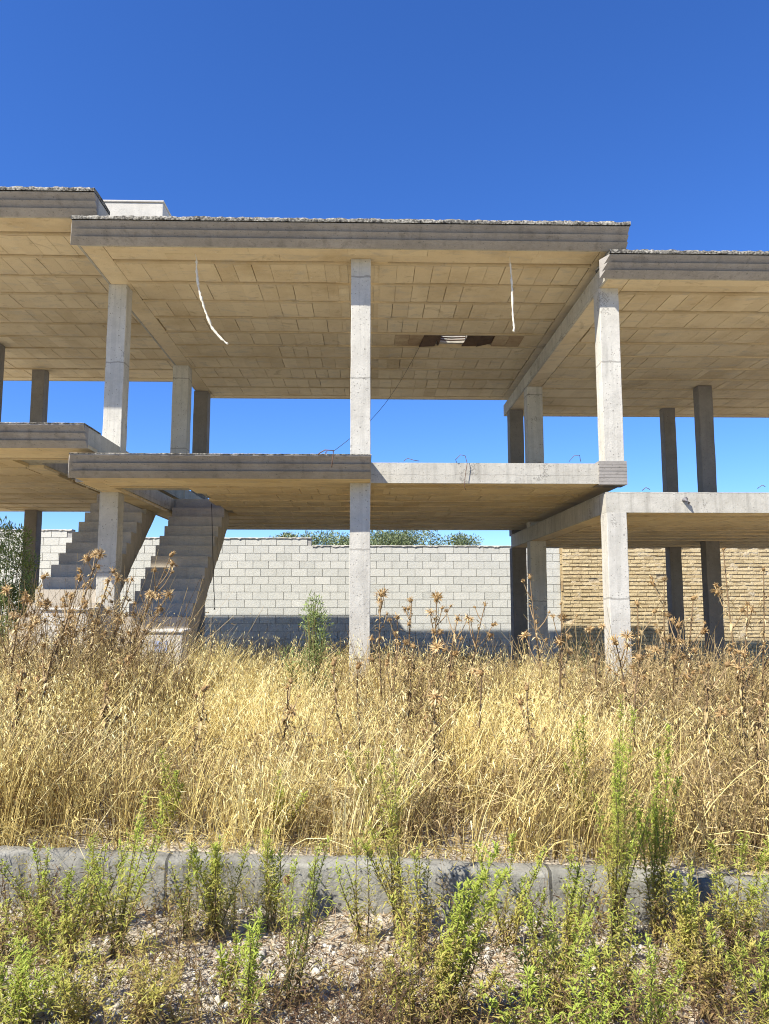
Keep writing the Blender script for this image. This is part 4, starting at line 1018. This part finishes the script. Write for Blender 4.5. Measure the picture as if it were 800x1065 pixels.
def litter():
    g = np.random.default_rng(15); parts = []; n = 15000
    y = g.uniform(2.6, 4.39, n); x = g.uniform(-1, 1, n) * (y * .54 + .7)
    dd = vnoise(x + 5, y, 2.0) * .6 + vnoise(x, y + 8, 6) * .4; keep = g.random(n) < np.clip((dd - .2) * 2.2, .1, 1); x, y = x[keep], y[keep]; n = len(x)
    d = g.normal(size=(n, 3)) * [1, 1, .35]; d[:, 2] = np.abs(d[:, 2]); d /= np.linalg.norm(d, axis=1)[:, None]
    V, F, T, _ = strips(np.stack([x, y, gz(x, y) + .004 + .03 * g.random(n) ** 2], 1), d, g.uniform(.012, .05, n), g.uniform(.004, .013, n), g.normal(size=(n, 3)) * [.4, .4, .3], np.clip(g.normal(.45, .25, n), 0, 1), 2, g, 0, .2); parts.append((V, F, T))
    n = 5000; y = g.uniform(2.6, 4.39, n); x = g.uniform(-1, 1, n) * (y * .54 + .7); d = g.normal(size=(n, 3)) * [1, 1, .3]; d[:, 2] = np.abs(d[:, 2]); d /= np.linalg.norm(d, axis=1)[:, None]
    V, F, T, _ = strips(np.stack([x, y, gz(x, y) + .005], 1), d, g.uniform(.06, .22, n), g.uniform(.0018, .004, n), g.normal(size=(n, 3)) * [.25, .25, .1], np.clip(g.normal(.4, .25, n), 0, 1), 3, g, .1); parts.append((V, F, T))
    V, F, T = merge(parts); tag(np_mesh('leaf_litter', V, F, M['litter'], tone=T), 'dead leaves, straw and twigs strewn over the gravel verge', 'litter', kind='stuff')
litter()

def scrub():
    """low half-dry scrub on the verge, too thick to count"""
    g = np.random.default_rng(31); parts = []; n = 2600
    y = g.uniform(2.85, 4.36, n); x = g.uniform(-1, 1, n) * (y * .54 + .6); dd = vnoise(x + 3, y + 11, 1.9) * .6 + vnoise(x, y + 3, 5) * .4
    keep = g.random(n) < np.clip((dd - .34) * 4.5, .04, 1); x, y, dd = x[keep], y[keep], dd[keep]; n = len(x)
    d = g.normal(size=(n, 3)) * [.38, .38, .1] + [0, 0, 1]; d /= np.linalg.norm(d, axis=1)[:, None]; L = g.uniform(.07, .42, n) ** 1.15 * (.6 + dd); b = g.normal(size=(n, 3)) * [.25, .25, 0]
    P0 = np.stack([x, y, gz(x, y) - .005], 1); kind = np.clip(vnoise(x + 60, y, 1.7) * 1.1 - .12 + g.normal(0, .12, n), 0, .95)
    V, F, T, _ = strips(P0, d, L, g.uniform(.0025, .005, n), b, kind * .4, 3, g, .05); parts.append((V, F, T))
    for k in range(20):
        u = (.1 + .9 * k / 19); p = P0 + d * (L * u)[:, None] + b * (L * u * u)[:, None]; p[:, 2] -= .05 * L * u ** 3
        q = g.normal(size=(n, 3)) * [1, 1, .5] + [0, 0, .35]; q /= np.linalg.norm(q, axis=1)[:, None]
        V, F, T, _ = strips(p, q, g.uniform(.014, .045, n), g.uniform(.003, .008, n), q * 0 + [0, 0, .1], np.clip(kind * (.55 + .6 * u) + g.normal(0, .08, n), 0, 1), 2, g, .1, .15); parts.append((V, F, T))
    n = 620; x = g.uniform(-2.9, 2.9, n); y = g.uniform(3.95, 4.37, n); keep = g.random(n) < np.clip((vnoise(x + 13, y, 2.6) - .3) * 3, .06, 1); x, y = x[keep], y[keep]; n = len(x)
    d = g.normal(size=(n, 3)) * [.26, .2, .1] + [.02, -.05, 1]; d /= np.linalg.norm(d, axis=1)[:, None]; L = g.uniform(.16, .48, n); b = g.normal(size=(n, 3)) * [.2, .2, 0]; P0 = np.stack([x, y, gz(x, y) - .005], 1); kind = np.clip(g.normal(.22, .16, n), 0, .6)
    V, F, T, _ = strips(P0, d, L, g.uniform(.002, .0045, n), b, kind * .6, 4, g, .05); parts.append((V, F, T))
    for k in range(16):
        u = .15 + .85 * k / 15; p = P0 + d * (L * u)[:, None] + b * (L * u * u)[:, None]; p[:, 2] -= .05 * L * u ** 3
        q = g.normal(size=(n, 3)) * [1, 1, .5] + [0, 0, .5]; q /= np.linalg.norm(q, axis=1)[:, None]
        V, F, T, _ = strips(p, q, g.uniform(.012, .04, n), g.uniform(.002, .006, n), q * 0 + [0, 0, .1], np.clip(kind + .1 * u + g.normal(0, .08, n), 0, 1), 2, g, .15, .15); parts.append((V, F, T))
    V, F, T = merge(parts); tag(np_mesh('low_scrub', V, F, M['weed_leaf'], tone=T), 'low half-dry green and brown scrub spread over the gravel verge', 'scrub', kind='stuff')
scrub()

# ------------------------------------------------------------------ light
sun_dir = Vector((-.76, -.585, 1.0)).normalized()
elev = math.asin(sun_dir.z)
sd = bpy.data.lights.new('sun', 'SUN'); sd.energy = 5.0; sd.angle = R(.53); sd.color = (1.0, .955, .88)
so = bpy.data.objects.new('sun', sd); link(so); so.rotation_euler = sun_dir.to_track_quat('Z', 'Y').to_euler(); so.location = (-8, -8, 14)
w = bpy.data.worlds.new('World'); scene.world = w; w.use_nodes = True; nt = w.node_tree
bg = nt.nodes['Background']; sky = nt.nodes.new('ShaderNodeTexSky'); sky.sky_type = 'NISHITA'; sky.sun_disc = False
sky.sun_elevation = elev; sky.sun_rotation = math.atan2(sun_dir.x, sun_dir.y) 
sky.altitude = 1500; sky.air_density = 1.15; sky.dust_density = 0.0; sky.ozone_density = 10.0
hs = nt.nodes.new('ShaderNodeHueSaturation'); hs.inputs['Saturation'].default_value = 1.12; hs.inputs['Hue'].default_value = .511
nt.links.new(sky.outputs[0], hs.inputs['Color']); nt.links.new(hs.outputs[0], bg.inputs[0]); bg.inputs[1].default_value = .108
scene.view_settings.view_transform = 'Standard'; scene.view_settings.look = 'None'; scene.view_settings.exposure = 1.0; scene.view_settings.gamma = 1
scene.view_settings.use_curve_mapping = False
scene.cycles.use_denoising = True; scene.cycles.denoiser = 'OPENIMAGEDENOISE'; scene.cycles.denoising_input_passes = 'RGB_ALBEDO_NORMAL'; scene.cycles.denoising_prefilter = 'NONE'
scene.cycles.pixel_filter_type = 'BLACKMAN_HARRIS'; scene.cycles.filter_width = 1.05
